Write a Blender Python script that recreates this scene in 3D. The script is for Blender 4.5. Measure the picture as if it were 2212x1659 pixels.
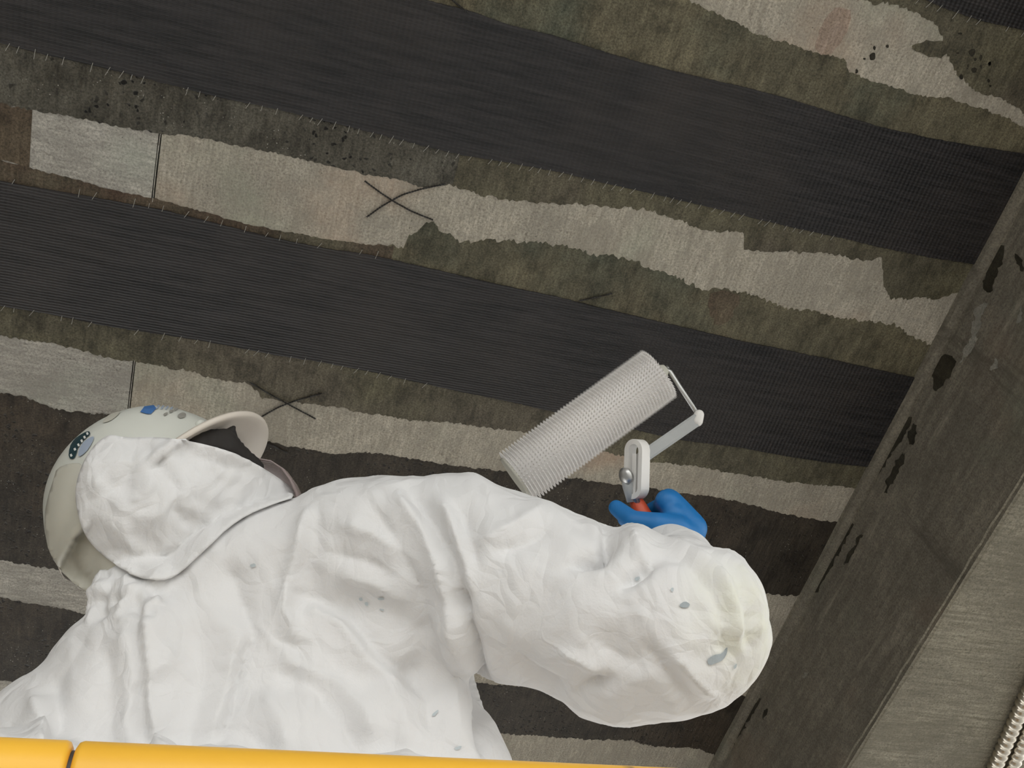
import bpy, bmesh, math, random
import numpy as np
from mathutils import Vector, Matrix, noise
from mathutils.bvhtree import BVHTree

random.seed(7)
for o in list(bpy.data.objects):
    bpy.data.objects.remove(o)
scene = bpy.context.scene
COL = scene.collection

# ------------------------------------------------------------------ camera
IW, IH = 2212.0, 1659.0
CX, CY = IW / 2, IH / 2
VP_X = (9500.0, 2270.0)          # vanishing point of the strips
VP_Y = (-180.0, 4900.0)          # vanishing point of the beam
F = math.sqrt(-((VP_X[0] - CX) * (VP_Y[0] - CX) + (VP_X[1] - CY) * (VP_Y[1] - CY)))
CAM = Vector((0, 0, 1.6))
_ax = Vector((VP_X[0] - CX, -(VP_X[1] - CY), -F)).normalized()
_ay = Vector((VP_Y[0] - CX, -(VP_Y[1] - CY), -F)).normalized()
_az = _ax.cross(_ay)
RC = Matrix((_ax, _ay, _az))     # camera -> world rotation
cd = bpy.data.cameras.new('camera')
cd.sensor_fit = 'HORIZONTAL'
cd.sensor_width = 36.0
cd.lens = F / IW * 36.0
cd.clip_start = 0.02
cam = bpy.data.objects.new('camera', cd)
COL.objects.link(cam)
cam.matrix_world = Matrix.Translation(CAM) @ RC.to_4x4()
scene.camera = cam

# ------------------------------------------------------------------ light
scene.view_settings.view_transform = 'Standard'
scene.view_settings.look = 'None'
scene.view_settings.gamma = 1.0
scene.view_settings.use_curve_mapping = False
scene.view_settings.exposure = 1.38
world = bpy.data.worlds.new('overcast_sky')
scene.world = world
world.use_nodes = True
bg = world.node_tree.nodes['Background']
bg.inputs['Color'].default_value = (1.0, 1.0, 0.985, 1)
bg.inputs['Strength'].default_value = 1.0


# ------------------------------------------------------------------ helpers
def ray(px, py):
    return (RC @ Vector((px - CX, -(py - CY), -F))).normalized()


def P(px, py, t):
    return CAM + ray(px, py) * t


def pix(p):
    v = RC.transposed() @ (Vector(p) - CAM)
    return (CX + v.x / -v.z * F, CY - v.y / -v.z * F)


def mpp(px, py, t):
    """metres per pixel at distance t along that pixel's ray"""
    return t / math.sqrt((px - CX) ** 2 + (py - CY) ** 2 + F * F)


def frame(px, py):
    """right, up and toward-the-camera vectors at that pixel"""
    tw = -ray(px, py)
    r = (ray(px + 5, py) - ray(px - 5, py))
    r = (r - tw * r.dot(tw)).normalized()
    u = tw.cross(r).normalized()
    return r, u, tw


CEIL = 3.25
BEAM_X = 1.3026
BEAM_Z = 2.886


def on_ceil(px, py, z=CEIL):
    d = ray(px, py)
    return CAM + d * ((z - CAM.z) / d.z)


def on_beam(px, py, x=BEAM_X):
    d = ray(px, py)
    return CAM + d * (x / d.x)


ORIGIN = {}


def empty(name, loc, label, cat, group=None):
    o = bpy.data.objects.new(name, None)
    o.empty_display_size = 0.05
    o.location = loc
    COL.objects.link(o)
    o['label'] = label
    o['category'] = cat
    if group:
        o['group'] = group
    ORIGIN[o.name] = Vector(loc)
    return o


def tag(o, label=None, cat=None, group=None, kind=None):
    if label: o['label'] = label
    if cat: o['category'] = cat
    if group: o['group'] = group
    if kind: o['kind'] = kind
    return o


def mk(name, verts, faces, mat, parent=None, smooth=False, origin=None):
    """one mesh object from world coordinates"""
    po = ORIGIN[parent.name] if parent else Vector((0, 0, 0))
    org = Vector(origin) if origin is not None else po.copy()
    me = bpy.data.meshes.new(name)
    me.from_pydata([tuple(Vector(v) - org) for v in verts], [], faces)
    me.validate()
    bm = bmesh.new()
    bm.from_mesh(me)
    bmesh.ops.recalc_face_normals(bm, faces=bm.faces)
    bm.to_mesh(me)
    bm.free()
    if smooth:
        me.polygons.foreach_set('use_smooth', [True] * len(me.polygons))
    mats = mat if isinstance(mat, (list, tuple)) else [mat]
    for m in mats:
        me.materials.append(m)
    o = bpy.data.objects.new(name, me)
    COL.objects.link(o)
    o.location = org - po
    o.parent = parent
    ORIGIN[o.name] = org
    return o


class MB:
    """collects shapes for one mesh"""
    def __init__(self):
        self.v, self.f = [], []

    def add(self, v, f):
        n = len(self.v)
        self.v += [Vector(p) for p in v]
        self.f += [tuple(i + n for i in q) for q in f]
        return self

    def box(self, a, b):
        (x0, y0, z0), (x1, y1, z1) = a, b
        v = [(x, y, z) for x in (x0, x1) for y in (y0, y1) for z in (z0, z1)]
        return self.add(v, [(0, 1, 3, 2), (4, 6, 7, 5), (0, 4, 5, 1), (2, 3, 7, 6), (0, 2, 6, 4), (1, 5, 7, 3)])

    def rbox(self, c, ax, ay, az, hx, hy, hz, bev=0.0):
        """oriented box with chamfered edges around the az axis"""
        c, ax, ay, az = Vector(c), Vector(ax).normalized(), Vector(ay).normalized(), Vector(az).normalized()
        b = bev
        prof = [(hx, hy - b), (hx - b, hy), (-hx + b, hy), (-hx, hy - b), (-hx, -hy + b), (-hx + b, -hy), (hx - b, -hy), (hx, -hy + b)] if b > 0 else [(hx, hy), (-hx, hy), (-hx, -hy), (hx, -hy)]
        n = len(prof)
        v = [c + ax * x + ay * y + az * s for s in (-hz, hz) for x, y in prof]
        f = [(i, (i + 1) % n, n + (i + 1) % n, n + i) for i in range(n)]
        f += [tuple(range(n)), tuple(range(n, 2 * n))]
        return self.add(v, f)

    def tube(self, pts, rad, seg=12, cap=True):
        pts = [Vector(p) for p in pts]
        n = len(pts)
        rads = rad if isinstance(rad, (list, tuple)) else [rad] * n
        tang = [(pts[min(i + 1, n - 1)] - pts[max(i - 1, 0)]).normalized() for i in range(n)]
        ref = Vector((0, 0, 1)) if abs(tang[0].z) < 0.9 else Vector((1, 0, 0))
        a = tang[0].cross(ref).normalized()
        v, f = [], []
        for i in range(n):
            a = (a - tang[i] * a.dot(tang[i])).normalized()
            b = tang[i].cross(a)
            for k in range(seg):
                th = 2 * math.pi * k / seg
                v.append(pts[i] + (a * math.cos(th) + b * math.sin(th)) * rads[i])
        for i in range(n - 1):
            for k in range(seg):
                k2 = (k + 1) % seg
                f.append((i * seg + k, i * seg + k2, (i + 1) * seg + k2, (i + 1) * seg + k))
        if cap:
            f += [tuple(range(seg)), tuple(range((n - 1) * seg, n * seg))]
        return self.add(v, f)

    def ellipsoid(self, c, ax, ay, az, rx, ry, rz, nu=20, nv=12):
        c = Vector(c)
        ax, ay, az = Vector(ax).normalized(), Vector(ay).normalized(), Vector(az).normalized()
        v = [c + az * rz]
        for i in range(1, nv):
            th = math.pi * i / nv
            for k in range(nu):
                ph = 2 * math.pi * k / nu
                v.append(c + ax * rx * math.sin(th) * math.cos(ph) + ay * ry * math.sin(th) * math.sin(ph) + az * rz * math.cos(th))
        v.append(c - az * rz)
        f = [(0, 1 + k, 1 + (k + 1) % nu) for k in range(nu)]
        for i in range(nv - 2):
            for k in range(nu):
                k2 = (k + 1) % nu
                f.append((1 + i * nu + k, 1 + (i + 1) * nu + k, 1 + (i + 1) * nu + k2, 1 + i * nu + k2))
        last = len(v) - 1
        f += [(last, 1 + (nv - 2) * nu + (k + 1) % nu, 1 + (nv - 2) * nu + k) for k in range(nu)]
        return self.add(v, f)

    def capsule(self, a, b, ra, rb, seg=20):
        """tapered capsule with round ends"""
        a, b = Vector(a), Vector(b)
        d = b - a
        L = d.length
        d.normalize()
        pts, rad = [], []
        for i in range(6):
            th = math.pi / 2 * (1 - i / 5)
            pts.append(a - d * ra * math.sin(th)); rad.append(max(ra * math.cos(th), ra * 0.02))
        for i in range(6):
            th = math.pi / 2 * (i / 5)
            pts.append(b + d * rb * math.sin(th)); rad.append(max(rb * math.cos(th), rb * 0.02))
        return self.tube(pts, rad, seg)

    def build(self, name, mat, parent=None, smooth=False, origin=None):
        return mk(name, self.v, self.f, mat, parent, smooth, origin)


def remesh_arrays(mb, voxel, smooth_it):
    """union of the collected shapes as one smooth surface -> numpy verts, list of quads"""
    me = bpy.data.meshes.new('tmp')
    me.from_pydata([tuple(v) for v in mb.v], [], mb.f)
    bm = bmesh.new(); bm.from_mesh(me)
    bmesh.ops.recalc_face_normals(bm, faces=bm.faces)
    bm.to_mesh(me); bm.free()
    o = bpy.data.objects.new('tmp', me)
    COL.objects.link(o)
    m = o.modifiers.new('r', 'REMESH')
    m.mode = 'VOXEL'; m.voxel_size = voxel
    dg = bpy.context.evaluated_depsgraph_get()
    ev = o.evaluated_get(dg)
    em = ev.to_mesh()
    n = len(em.vertices)
    co = np.empty(n * 3); em.vertices.foreach_get('co', co)
    co = co.reshape(-1, 3)
    ed = np.empty(len(em.edges) * 2, dtype=np.int32); em.edges.foreach_get('vertices', ed)
    ed = ed.reshape(-1, 2)
    faces = [tuple(p.vertices) for p in em.polygons]
    ev.to_mesh_clear()
    bpy.data.objects.remove(o)
    bpy.data.meshes.remove(me)
    deg = np.bincount(ed.ravel(), minlength=n).astype(float)[:, None]
    for it in range(smooth_it):
        s = np.zeros_like(co)
        np.add.at(s, ed[:, 0], co[ed[:, 1]])
        np.add.at(s, ed[:, 1], co[ed[:, 0]])
        co = co + 0.6 * (s / deg - co)
    return co, ed, faces


def vert_normals(co, faces):
    nr = np.zeros_like(co)
    q = np.array([f if len(f) == 4 else (f[0], f[1], f[2], f[2]) for f in faces])
    a = co[q[:, 2]] - co[q[:, 0]]
    b = co[q[:, 3]] - co[q[:, 1]]
    fn = np.cross(a, b)
    for k in range(4):
        np.add.at(nr, q[:, k], fn)
    return nr / (np.linalg.norm(nr, axis=1)[:, None] + 1e-12)


def bvh_of(verts, faces):
    return BVHTree.FromPolygons([Vector(v) for v in verts], faces)


def inpoly(x, y, poly):
    c = False
    j = len(poly) - 1
    for i in range(len(poly)):
        xi, yi = poly[i]; xj, yj = poly[j]
        if (yi > y) != (yj > y) and x < (xj - xi) * (y - yi) / (yj - yi) + xi:
            c = not c
        j = i
    return c


def resample(pts, step):
    out = [pts[0]]
    for a, b in zip(pts, pts[1:]):
        L = math.hypot(b[0] - a[0], b[1] - a[1])
        n = max(1, int(L / step))
        for i in range(1, n + 1):
            out.append((a[0] + (b[0] - a[0]) * i / n, a[1] + (b[1] - a[1]) * i / n))
    return out


def smooth_closed(poly, it=2):
    for _ in range(it):
        q = []
        for i in range(len(poly)):
            a, b = poly[i], poly[(i + 1) % len(poly)]
            q.append((a[0] * .75 + b[0] * .25, a[1] * .75 + b[1] * .25))
            q.append((a[0] * .25 + b[0] * .75, a[1] * .25 + b[1] * .75))
        poly = q
    return poly


from mathutils.geometry import delaunay_2d_cdt


def fill_poly(poly, step):
    """triangulated 2D polygon with inner points"""
    b = resample(list(poly) + [poly[0]], step)[:-1]
    n = len(b)
    pts = list(b)
    xs = [p[0] for p in b]; ys = [p[1] for p in b]
    y = min(ys) + step * .5
    while y < max(ys):
        x = min(xs) + step * .5
        while x < max(xs):
            if inpoly(x, y, b):
                dmin = min((p[0] - x) ** 2 + (p[1] - y) ** 2 for p in b)
                if dmin > (step * .45) ** 2:
                    pts.append((x, y))
            x += step
        y += step
    r = delaunay_2d_cdt([Vector(p) for p in pts], [(i, (i + 1) % n) for i in range(n)], [list(range(n))], 2, 1e-5)
    return [tuple(v) for v in r[0]], [tuple(f) for f in r[2]], n


# ------------------------------------------------------------------ materials
class MT:
    def __init__(self, name):
        self.m = bpy.data.materials.new(name)
        self.m.use_nodes = True
        self.nt = self.m.node_tree
        self.b = self.nt.nodes['Principled BSDF']
        self.tc = self.nt.nodes.new('ShaderNodeTexCoord')

    def n(self, t, **kw):
        x = self.nt.nodes.new(t)
        for k, v in kw.items():
            setattr(x, k, v)
        return x

    def link(self, a, b):
        self.nt.links.new(a, b)

    def coords(self, scale=(1, 1, 1), loc=(0, 0, 0), rot=(0, 0, 0)):
        mp = self.n('ShaderNodeMapping')
        mp.inputs['Scale'].default_value = scale
        mp.inputs['Location'].default_value = loc
        mp.inputs['Rotation'].default_value = rot
        self.link(self.tc.outputs['Object'], mp.inputs['Vector'])
        return mp.outputs['Vector']

    def noise(self, scale=5, detail=4, rough=.6, vec=None, dist=0.0):
        x = self.n('ShaderNodeTexNoise')
        x.inputs['Scale'].default_value = scale
        x.inputs['Detail'].default_value = detail
        x.inputs['Roughness'].default_value = rough
        x.inputs['Distortion'].default_value = dist
        self.link(vec if vec is not None else self.tc.outputs['Object'], x.inputs['Vector'])
        return x.outputs['Fac']

    def voro(self, scale, feature='F1', vec=None, rand=1.0):
        x = self.n('ShaderNodeTexVoronoi', feature=feature)
        x.inputs['Scale'].default_value = scale
        x.inputs['Randomness'].default_value = rand
        self.link(vec if vec is not None else self.tc.outputs['Object'], x.inputs['Vector'])
        return x.outputs['Distance']

    def ramp(self, fac, stops):
        x = self.n('ShaderNodeValToRGB')
        e = x.color_ramp.elements
        while len(e) < len(stops):
            e.new(0.5)
        for i, (p, c) in enumerate(stops):
            e[i].position = p
            e[i].color = (c, c, c, 1) if not isinstance(c, (tuple, list)) else (*c, 1)
        self.link(fac, x.inputs['Fac'])
        return x.outputs['Color']

    def mix(self, fac, a, b, mode='MIX'):
        x = self.n('ShaderNodeMix', data_type='RGBA', blend_type=mode)
        for sock, val in ((x.inputs[0], fac), (x.inputs[6], a), (x.inputs[7], b)):
            if isinstance(val, (int, float)):
                sock.default_value = val
            elif isinstance(val, (tuple, list)):
                sock.default_value = (*val, 1)
            else:
                self.link(val, sock)
        return x.outputs[2]

    def math(self, op, a, b=None):
        x = self.n('ShaderNodeMath', operation=op)
        for s, v in ((x.inputs[0], a), (x.inputs[1], b)):
            if v is None: continue
            if isinstance(v, (int, float)): s.default_value = v
            else: self.link(v, s)
        return x.outputs[0]

    def bump(self, h, strength=.3, dist=.01):
        x = self.n('ShaderNodeBump')
        x.inputs['Strength'].default_value = strength
        x.inputs['Distance'].default_value = dist
        self.link(h, x.inputs['Height'])
        self.link(x.outputs['Normal'], self.b.inputs['Normal'])

    def set(self, col=None, rough=None, metal=None, **kw):
        for nm, v in (('Base Color', col), ('Roughness', rough), ('Metallic', metal)):
            if v is None: continue
            s = self.b.inputs[nm]
            if isinstance(v, (int, float)): s.default_value = v
            elif isinstance(v, (tuple, list)): s.default_value = (*v, 1)
            else: self.link(v, s)
        for k, v in kw.items():
            self.b.inputs[k].default_value = v
        return self.m


def plain(name, col, rough=.5, metal=0.0, var=.12, scale=30, **kw):
    t = MT(name)
    n = t.noise(scale, 5, .65)
    c = t.mix(n, tuple(x * (1 - var) for x in col), tuple(min(1, x * (1 + var)) for x in col))
    t.bump(n, .08, .002)
    return t.set(c, rough, metal, **kw)


def concrete(name, light, dark, grain, tint=True, seed=0.0, scrapes=False, rough=.85):
    """board-marked concrete; grain = stretch of the fine streaks"""
    t = MT(name)
    v = t.coords(grain, (seed, seed * 1.7, 0))
    g = t.noise(1.0, 6, .7, v)
    blot = t.noise(6, 5, .65, t.coords((1, 1, 1), (seed, seed, seed)))
    fine = t.noise(160, 3, .6)
    c = t.mix(t.ramp(g, [(.36, 0.0), (.64, 1.0)]), dark, light)
    c = t.mix(t.ramp(blot, [(.36, 0.6), (.6, 0.0)]), c, tuple(x * .5 for x in light))
    grit = t.ramp(t.noise(260, 4, .75), [(.36, .62), (.5, 1.0), (.66, 1.28)])
    c = t.mix(1.0, c, grit, 'MULTIPLY')
    dirt = t.ramp(t.noise(1.0, 8, .75, t.coords((16, 9, 1), (seed * 5, 3, 0))), [(.60, 0.0), (.66, .65)])
    c = t.mix(dirt, c, tuple(x * .5 for x in dark))
    if tint:
        r = t.ramp(t.noise(3.1, 3, .5, t.coords((1, 1, 1), (seed + 3, 1, 2))), [(.58, 0.0), (.72, .5)])
        c = t.mix(r, c, (light[0] * .85, light[1] * .62, light[2] * .52))
        r = t.ramp(t.noise(4.3, 3, .5, t.coords((1, 1, 1), (seed + 9, 4, 2))), [(.58, 0.0), (.72, .4)])
        c = t.mix(r, c, (light[0] * .62, light[1] * .75, light[2] * .68))
    if not scrapes:
        wear = t.ramp(t.noise(1.0, 7, .72, t.coords((7 if grain[0] > grain[1] else 3.5, 4, 1), (seed * 3, 1, 0))), [(.53, 0.0), (.57, .42)])
        c = t.mix(wear, c, tuple(x * .8 for x in dark))
        mott = t.ramp(t.noise(46, 5, .7), [(.34, .5), (.56, 0.0)])
        c = t.mix(mott, c, tuple(x * .55 for x in light))
    else:
        s = t.ramp(t.noise(1.0, 7, .75, t.coords((14, 3, 22), (seed, 2, 1))), [(.58, 0.0), (.74, .55)])
        c = t.mix(s, c, tuple(min(1, x * 1.8) for x in light))
        mott = t.ramp(t.noise(38, 5, .7), [(.34, .5), (.6, 0.0)])
        c = t.mix(mott, c, tuple(x * .6 for x in dark))
    # small dark spots and pale specks
    sp = t.ramp(t.voro(70), [(.06, 1.0), (.1, 0.0)])
    pick = t.ramp(t.noise(9, 2), [(.55, 0.0), (.62, .75)])
    c = t.mix(t.math('MULTIPLY', sp, pick), c, tuple(x * .25 for x in dark))
    h = t.math('ADD', t.math('MULTIPLY', g, 1.0), t.math('MULTIPLY', fine, .5))
    t.bump(h, .8, .003)
    return t.set(c, rough, None, **{'Specular IOR Level': .2})


def resin(name, cols, pits=None, rough=.5, grain=(170, 22, 1), seed=0.0):
    """epoxy-soaked concrete: dark translucent film, optional pits with painted shade and pale aggregate specks"""
    t = MT(name)
    g = t.noise(1.0, 5, .65, t.coords(grain, (seed, 0, 0)))
    b1 = t.noise(4.5, 4, .6, t.coords((1, 1.4, 1), (seed * 2, 3, 0)))
    b2 = t.noise(3.2, 4, .6, t.coords((1, 1, 1), (5, seed * 3, 0)))
    c = t.mix(t.ramp(b1, [(.38, 0.0), (.62, 1.0)]), cols[0], cols[1])
    c = t.mix(t.ramp(b2, [(.52, 0.0), (.68, .85)]), c, cols[2])
    c = t.mix(t.ramp(g, [(.3, .0), (.75, 1.0)]), t.mix(1.0, c, (.72, .72, .72), 'MULTIPLY'), t.mix(1.0, c, (1.25, 1.25, 1.25), 'MULTIPLY'))
    grit = t.ramp(t.noise(300, 4, .75), [(.36, .6), (.5, 1.0), (.66, 1.4)])
    c = t.mix(1.0, c, grit, 'MULTIPLY')
    mot = t.ramp(t.noise(22, 6, .7, t.coords((1.3, .8, 1), (seed, 7, 1))), [(.36, .6), (.5, 1.0), (.66, 1.3)])
    c = t.mix(1.0, c, mot, 'MULTIPLY')
    drk = t.ramp(t.noise(11, 6, .72, t.coords((1, 1, 1), (seed, 17, 1))), [(.60, 0.0), (.67, .6)])
    c = t.mix(drk, c, tuple(x * .4 for x in cols[1]))
    h = g
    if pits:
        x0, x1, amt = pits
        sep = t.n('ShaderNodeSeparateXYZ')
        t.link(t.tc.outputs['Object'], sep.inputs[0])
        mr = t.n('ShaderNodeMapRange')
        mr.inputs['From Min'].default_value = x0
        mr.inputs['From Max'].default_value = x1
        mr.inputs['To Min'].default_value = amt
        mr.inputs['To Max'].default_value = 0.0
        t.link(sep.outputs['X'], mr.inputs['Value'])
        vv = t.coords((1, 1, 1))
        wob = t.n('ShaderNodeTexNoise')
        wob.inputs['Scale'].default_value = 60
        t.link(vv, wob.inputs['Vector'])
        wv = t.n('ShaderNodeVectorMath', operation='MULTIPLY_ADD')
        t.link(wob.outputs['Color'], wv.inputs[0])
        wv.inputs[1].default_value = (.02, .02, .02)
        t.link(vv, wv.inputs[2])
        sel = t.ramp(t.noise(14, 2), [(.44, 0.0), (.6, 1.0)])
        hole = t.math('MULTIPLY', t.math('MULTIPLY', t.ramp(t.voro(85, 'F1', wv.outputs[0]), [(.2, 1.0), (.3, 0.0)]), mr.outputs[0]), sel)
        c = t.mix(hole, c, (.012, .011, .01))  # near-black colour stands for the shade inside the pits
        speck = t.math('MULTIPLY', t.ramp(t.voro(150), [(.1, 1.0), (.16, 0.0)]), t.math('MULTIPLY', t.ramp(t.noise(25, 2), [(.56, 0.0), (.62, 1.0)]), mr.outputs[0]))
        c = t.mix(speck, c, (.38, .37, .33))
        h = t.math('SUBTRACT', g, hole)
    t.bump(h, .55, .003)
    return t.set(c, rough, None, **{'Specular IOR Level': .22})


def carbon(name):
    t = MT(name)
    yarn = t.n('ShaderNodeTexWave', wave_type='BANDS', bands_direction='Y')
    yarn.inputs['Scale'].default_value = 62
    yarn.inputs['Distortion'].default_value = 1.2
    yarn.inputs['Detail'].default_value = 2
    t.link(t.tc.outputs['Object'], yarn.inputs['Vector'])
    weft = t.n('ShaderNodeTexWave', wave_type='BANDS', bands_direction='X')
    weft.inputs['Scale'].default_value = 38
    weft.inputs['Distortion'].default_value = .8
    t.link(t.tc.outputs['Object'], weft.inputs['Vector'])
    streak = t.noise(1.0, 6, .7, t.coords((9, 110, 1)))
    blot = t.noise(4, 4, .6)
    c = t.mix(t.ramp(streak, [(.38, 0.0), (.64, 1.0)]), (.012, .0115, .0125), (.034, .031, .032))
    c = t.mix(t.ramp(blot, [(.45, 0.0), (.7, .55)]), c, (.04, .034, .031))
    h = t.math('ADD', yarn.outputs['Fac'], t.math('MULTIPLY', weft.outputs['Fac'], .7))
    t.bump(h, .55, .0018)
    return t.set(c, .45, None, **{'Specular IOR Level': .3})


M = {}
M['conc_y'] = concrete('concrete_grain_across', (.55, .505, .425), (.37, .335, .275), (190, 26, 1), seed=1.0)
M['conc_x'] = concrete('concrete_grain_along', (.58, .55, .495), (.33, .31, .275), (26, 150, 1), seed=4.0)
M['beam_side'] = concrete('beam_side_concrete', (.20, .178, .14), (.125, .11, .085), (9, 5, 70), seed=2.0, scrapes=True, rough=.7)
M['beam_soffit'] = concrete('beam_soffit_concrete', (.36, .33, .26), (.19, .172, .13), (10, 150, 1), tint=False, seed=7.0)  # same concrete as the side, coloured lighter as if lit from below
M['slab'] = concrete('slab_concrete', (.3, .29, .26), (.2, .19, .17), (30, 30, 30), tint=False)
M['ground'] = concrete('ground_concrete', (.65, .65, .63), (.57, .57, .55), (3, 3, 3), tint=False)
M['olive'] = resin('olive_resin', [(0.1260, 0.1140, 0.0744), (0.0984, 0.0888, 0.0624), (0.1140, 0.0984, 0.0744)], seed=1.0)
M['olive_top'] = resin('olive_resin_stained', [(0.1380, 0.1219, 0.0805), (0.1035, 0.0943, 0.0644), (0.0805, 0.0897, 0.0667)], seed=2.5)
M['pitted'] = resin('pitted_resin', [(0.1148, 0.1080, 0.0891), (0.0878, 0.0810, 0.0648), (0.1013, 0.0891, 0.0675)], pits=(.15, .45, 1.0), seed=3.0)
M['red'] = resin('brown_resin', [(0.0862, 0.0575, 0.0414), (0.1035, 0.0920, 0.0644), (0.0690, 0.0414, 0.0299)], seed=4.0)
M['rusty'] = resin('rusty_olive_resin', [(0.1150, 0.0897, 0.0621), (0.0978, 0.0713, 0.0506), (0.1150, 0.1012, 0.0690)], seed=8.0)
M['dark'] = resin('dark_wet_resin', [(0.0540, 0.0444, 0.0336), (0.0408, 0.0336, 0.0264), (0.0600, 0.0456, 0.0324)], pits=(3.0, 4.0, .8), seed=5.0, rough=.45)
M['smear_pit_shade'] = resin('smeared_resin_pit_shade', [(.035, .031, .022), (.028, .025, .018), (.03, .026, .018)], seed=6.0, rough=.35)  # resin smears on the beam, also the painted pit shade on the soffit
M['pale'] = concrete('bare_scraped_concrete', (.30, .285, .24), (.2, .185, .155), (60, 60, 60), tint=False, seed=3.0)
M['carbon'] = carbon('carbon_fabric')
M['thread'] = plain('pale_thread', (.34, .33, .3), .6)
M['wire'] = plain('black_wire', (.014, .011, .008), .5, .0)
M['stain_red'] = concrete('rust_stained_concrete', (.50, .39, .32), (.34, .26, .20), (190, 26, 1), tint=False, seed=1.0)
M['zinc'] = plain('zinc_conduit', (.62, .57, .49), .28, 1.0, var=.15, scale=40)


def suit_mat():
    t = MT('white_coverall_fabric')
    n = t.noise(26, 5, .6, t.coords((1, 1, 1)), .6)
    f = t.noise(420, 2, .5)
    c = t.mix(t.noise(5, 3), (.74, .73, .725), (.78, .78, .785))
    # pale yellow dusting on the right elbow
    p = P(1655, 1340, 1.14)
    vm = t.n('ShaderNodeVectorMath', operation='DISTANCE')
    geo = t.n('ShaderNodeNewGeometry')
    t.link(geo.outputs['Position'], vm.inputs[0])
    vm.inputs[1].default_value = p
    mask = t.math('MULTIPLY', t.ramp(vm.outputs['Value'], [(.0, 1.0), (.11, 0.0)]), t.ramp(t.noise(18, 3), [(.35, .2), (.6, 1.0)]))
    c = t.mix(t.math('MULTIPLY', mask, .7), c, (.78, .79, .60))
    wv = t.n('ShaderNodeTexNoise'); wv.inputs['Scale'].default_value = 9
    t.link(t.tc.outputs['Object'], wv.inputs['Vector'])
    va = t.n('ShaderNodeVectorMath', operation='MULTIPLY_ADD')
    t.link(wv.outputs['Color'], va.inputs[0]); va.inputs[1].default_value = (.12, .12, .12)
    t.link(t.coords((1, 1, .55)), va.inputs[2])
    e1 = t.ramp(t.voro(15, 'DISTANCE_TO_EDGE', va.outputs[0]), [(0.0, 1.0), (.22, 0.0)])
    e2 = t.ramp(t.voro(34, 'DISTANCE_TO_EDGE', va.outputs[0]), [(0.0, 0.0), (.3, 1.0)])
    h = t.math('ADD', t.math('MULTIPLY', n, .5), t.math('ADD', t.math('MULTIPLY', f, .06), t.math('ADD', t.math('MULTIPLY', e1, .45), t.math('MULTIPLY', e2, .3))))
    t.bump(h, .3, .012)
    return t.set(c, .75, None, **{'Specular IOR Level': .3})


M['suit'] = suit_mat()
M['hat'] = plain('hard_hat_plastic', (.67, .68, .625), .32, var=.05, scale=14)
M['hat_in'] = plain('hard_hat_inner_plastic', (.66, .6, .53), .45, var=.06, scale=20)
M['hair'] = plain('dark_hair', (.018, .015, .013), .8)
M['skin'] = plain('skin', (.42, .26, .19), .55)
M['black'] = plain('black_rubber', (.02, .02, .02), .6)
M['glove'] = plain('blue_nitrile', (.008, .155, .43), .5, var=.15, scale=25)
M['orange'] = plain('orange_plastic', (.62, .09, .035), .45)
M['white_plastic'] = plain('white_plastic', (.74, .72, .69), .4, var=.05)
M['steel'] = plain('galvanised_steel', (.55, .55, .54), .35, .9)
M['grey_plastic'] = plain('grey_plastic', (.42, .43, .43), .4)
M['roller'] = plain('roller_plastic', (.78, .755, .735), .55, var=.03)
M['boot'] = plain('rubber_boot', (.03, .028, .025), .7)
M['deck'] = plain('lift_deck_steel', (.2, .2, .19), .5, .6)
M['lift_dark'] = plain('lift_dark_paint', (.06, .06, .06), .5)
M['stain'] = plain('grey_paint_smudge', (.50, .55, .57), .8, var=.2, scale=90)
M['stain_dark'] = plain('dark_paint_smudge', (.36, .40, .42), .8, var=.25, scale=90)
M['sticker_dark'] = plain('sticker_black', (.02, .05, .06), .4)
M['sticker_blue'] = plain('sticker_blue', (.06, .17, .42), .4, var=.3, scale=90)
M['sticker_pale'] = plain('sticker_pale_blue', (.36, .42, .52), .4)
M['sticker_grey'] = plain('sticker_grey', (.3, .29, .26), .6, var=.25, scale=120)
M['sticker_white'] = plain('sticker_white', (.75, .75, .72), .4)


def yellow_mat():
    t = MT('yellow_rail_paint')
    ch = t.math('MULTIPLY', t.ramp(t.voro(34, 'F1', t.coords((.5, 1, 1))), [(.05, 1.0), (.1, 0.0)]), t.ramp(t.noise(9, 3), [(.55, 0.0), (.6, 1.0)]))
    n = t.noise(12, 4)
    c = t.mix(n, (.86, .455, .04), (.92, .52, .055))
    c = t.mix(ch, c, (.22, .11, .02))
    t.bump(t.noise(240, 2), .05, .001)
    return t.set(c, .38)


M['yellow'] = yellow_mat()


def clear_mat(name, col, alpha):
    t = MT(name)
    t.set(col, .25, None, Alpha=alpha)
    n = t.noise(60, 4)
    t.bump(n, .3, .004)
    return t.m


M['shield'] = clear_mat('clear_pinkish_plastic', (.42, .34, .33), .62)
M['film'] = plain('cream_plastic_film', (.56, .545, .475), .4, var=.06, scale=20)

# ------------------------------------------------------------------ setting: ground, ceiling slab, beam
b = MB().box((-30, -30, -.2), (30, 30, 0))
tag(b.build('floor', M['ground']), 'pale concrete ground below the slab', 'floor', kind='structure')

SX0, SX1, SY0, SY1 = -3.9, 4.6, -2.0, 5.2
PZ = CEIL + .012
ceil_o = MB().box((SX0, SY0, PZ), (SX1, SY1, PZ + .25)).build('ceiling', M['slab'])
tag(ceil_o, 'concrete slab soffit with formwork panel marks', 'ceiling', kind='structure')
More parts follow.
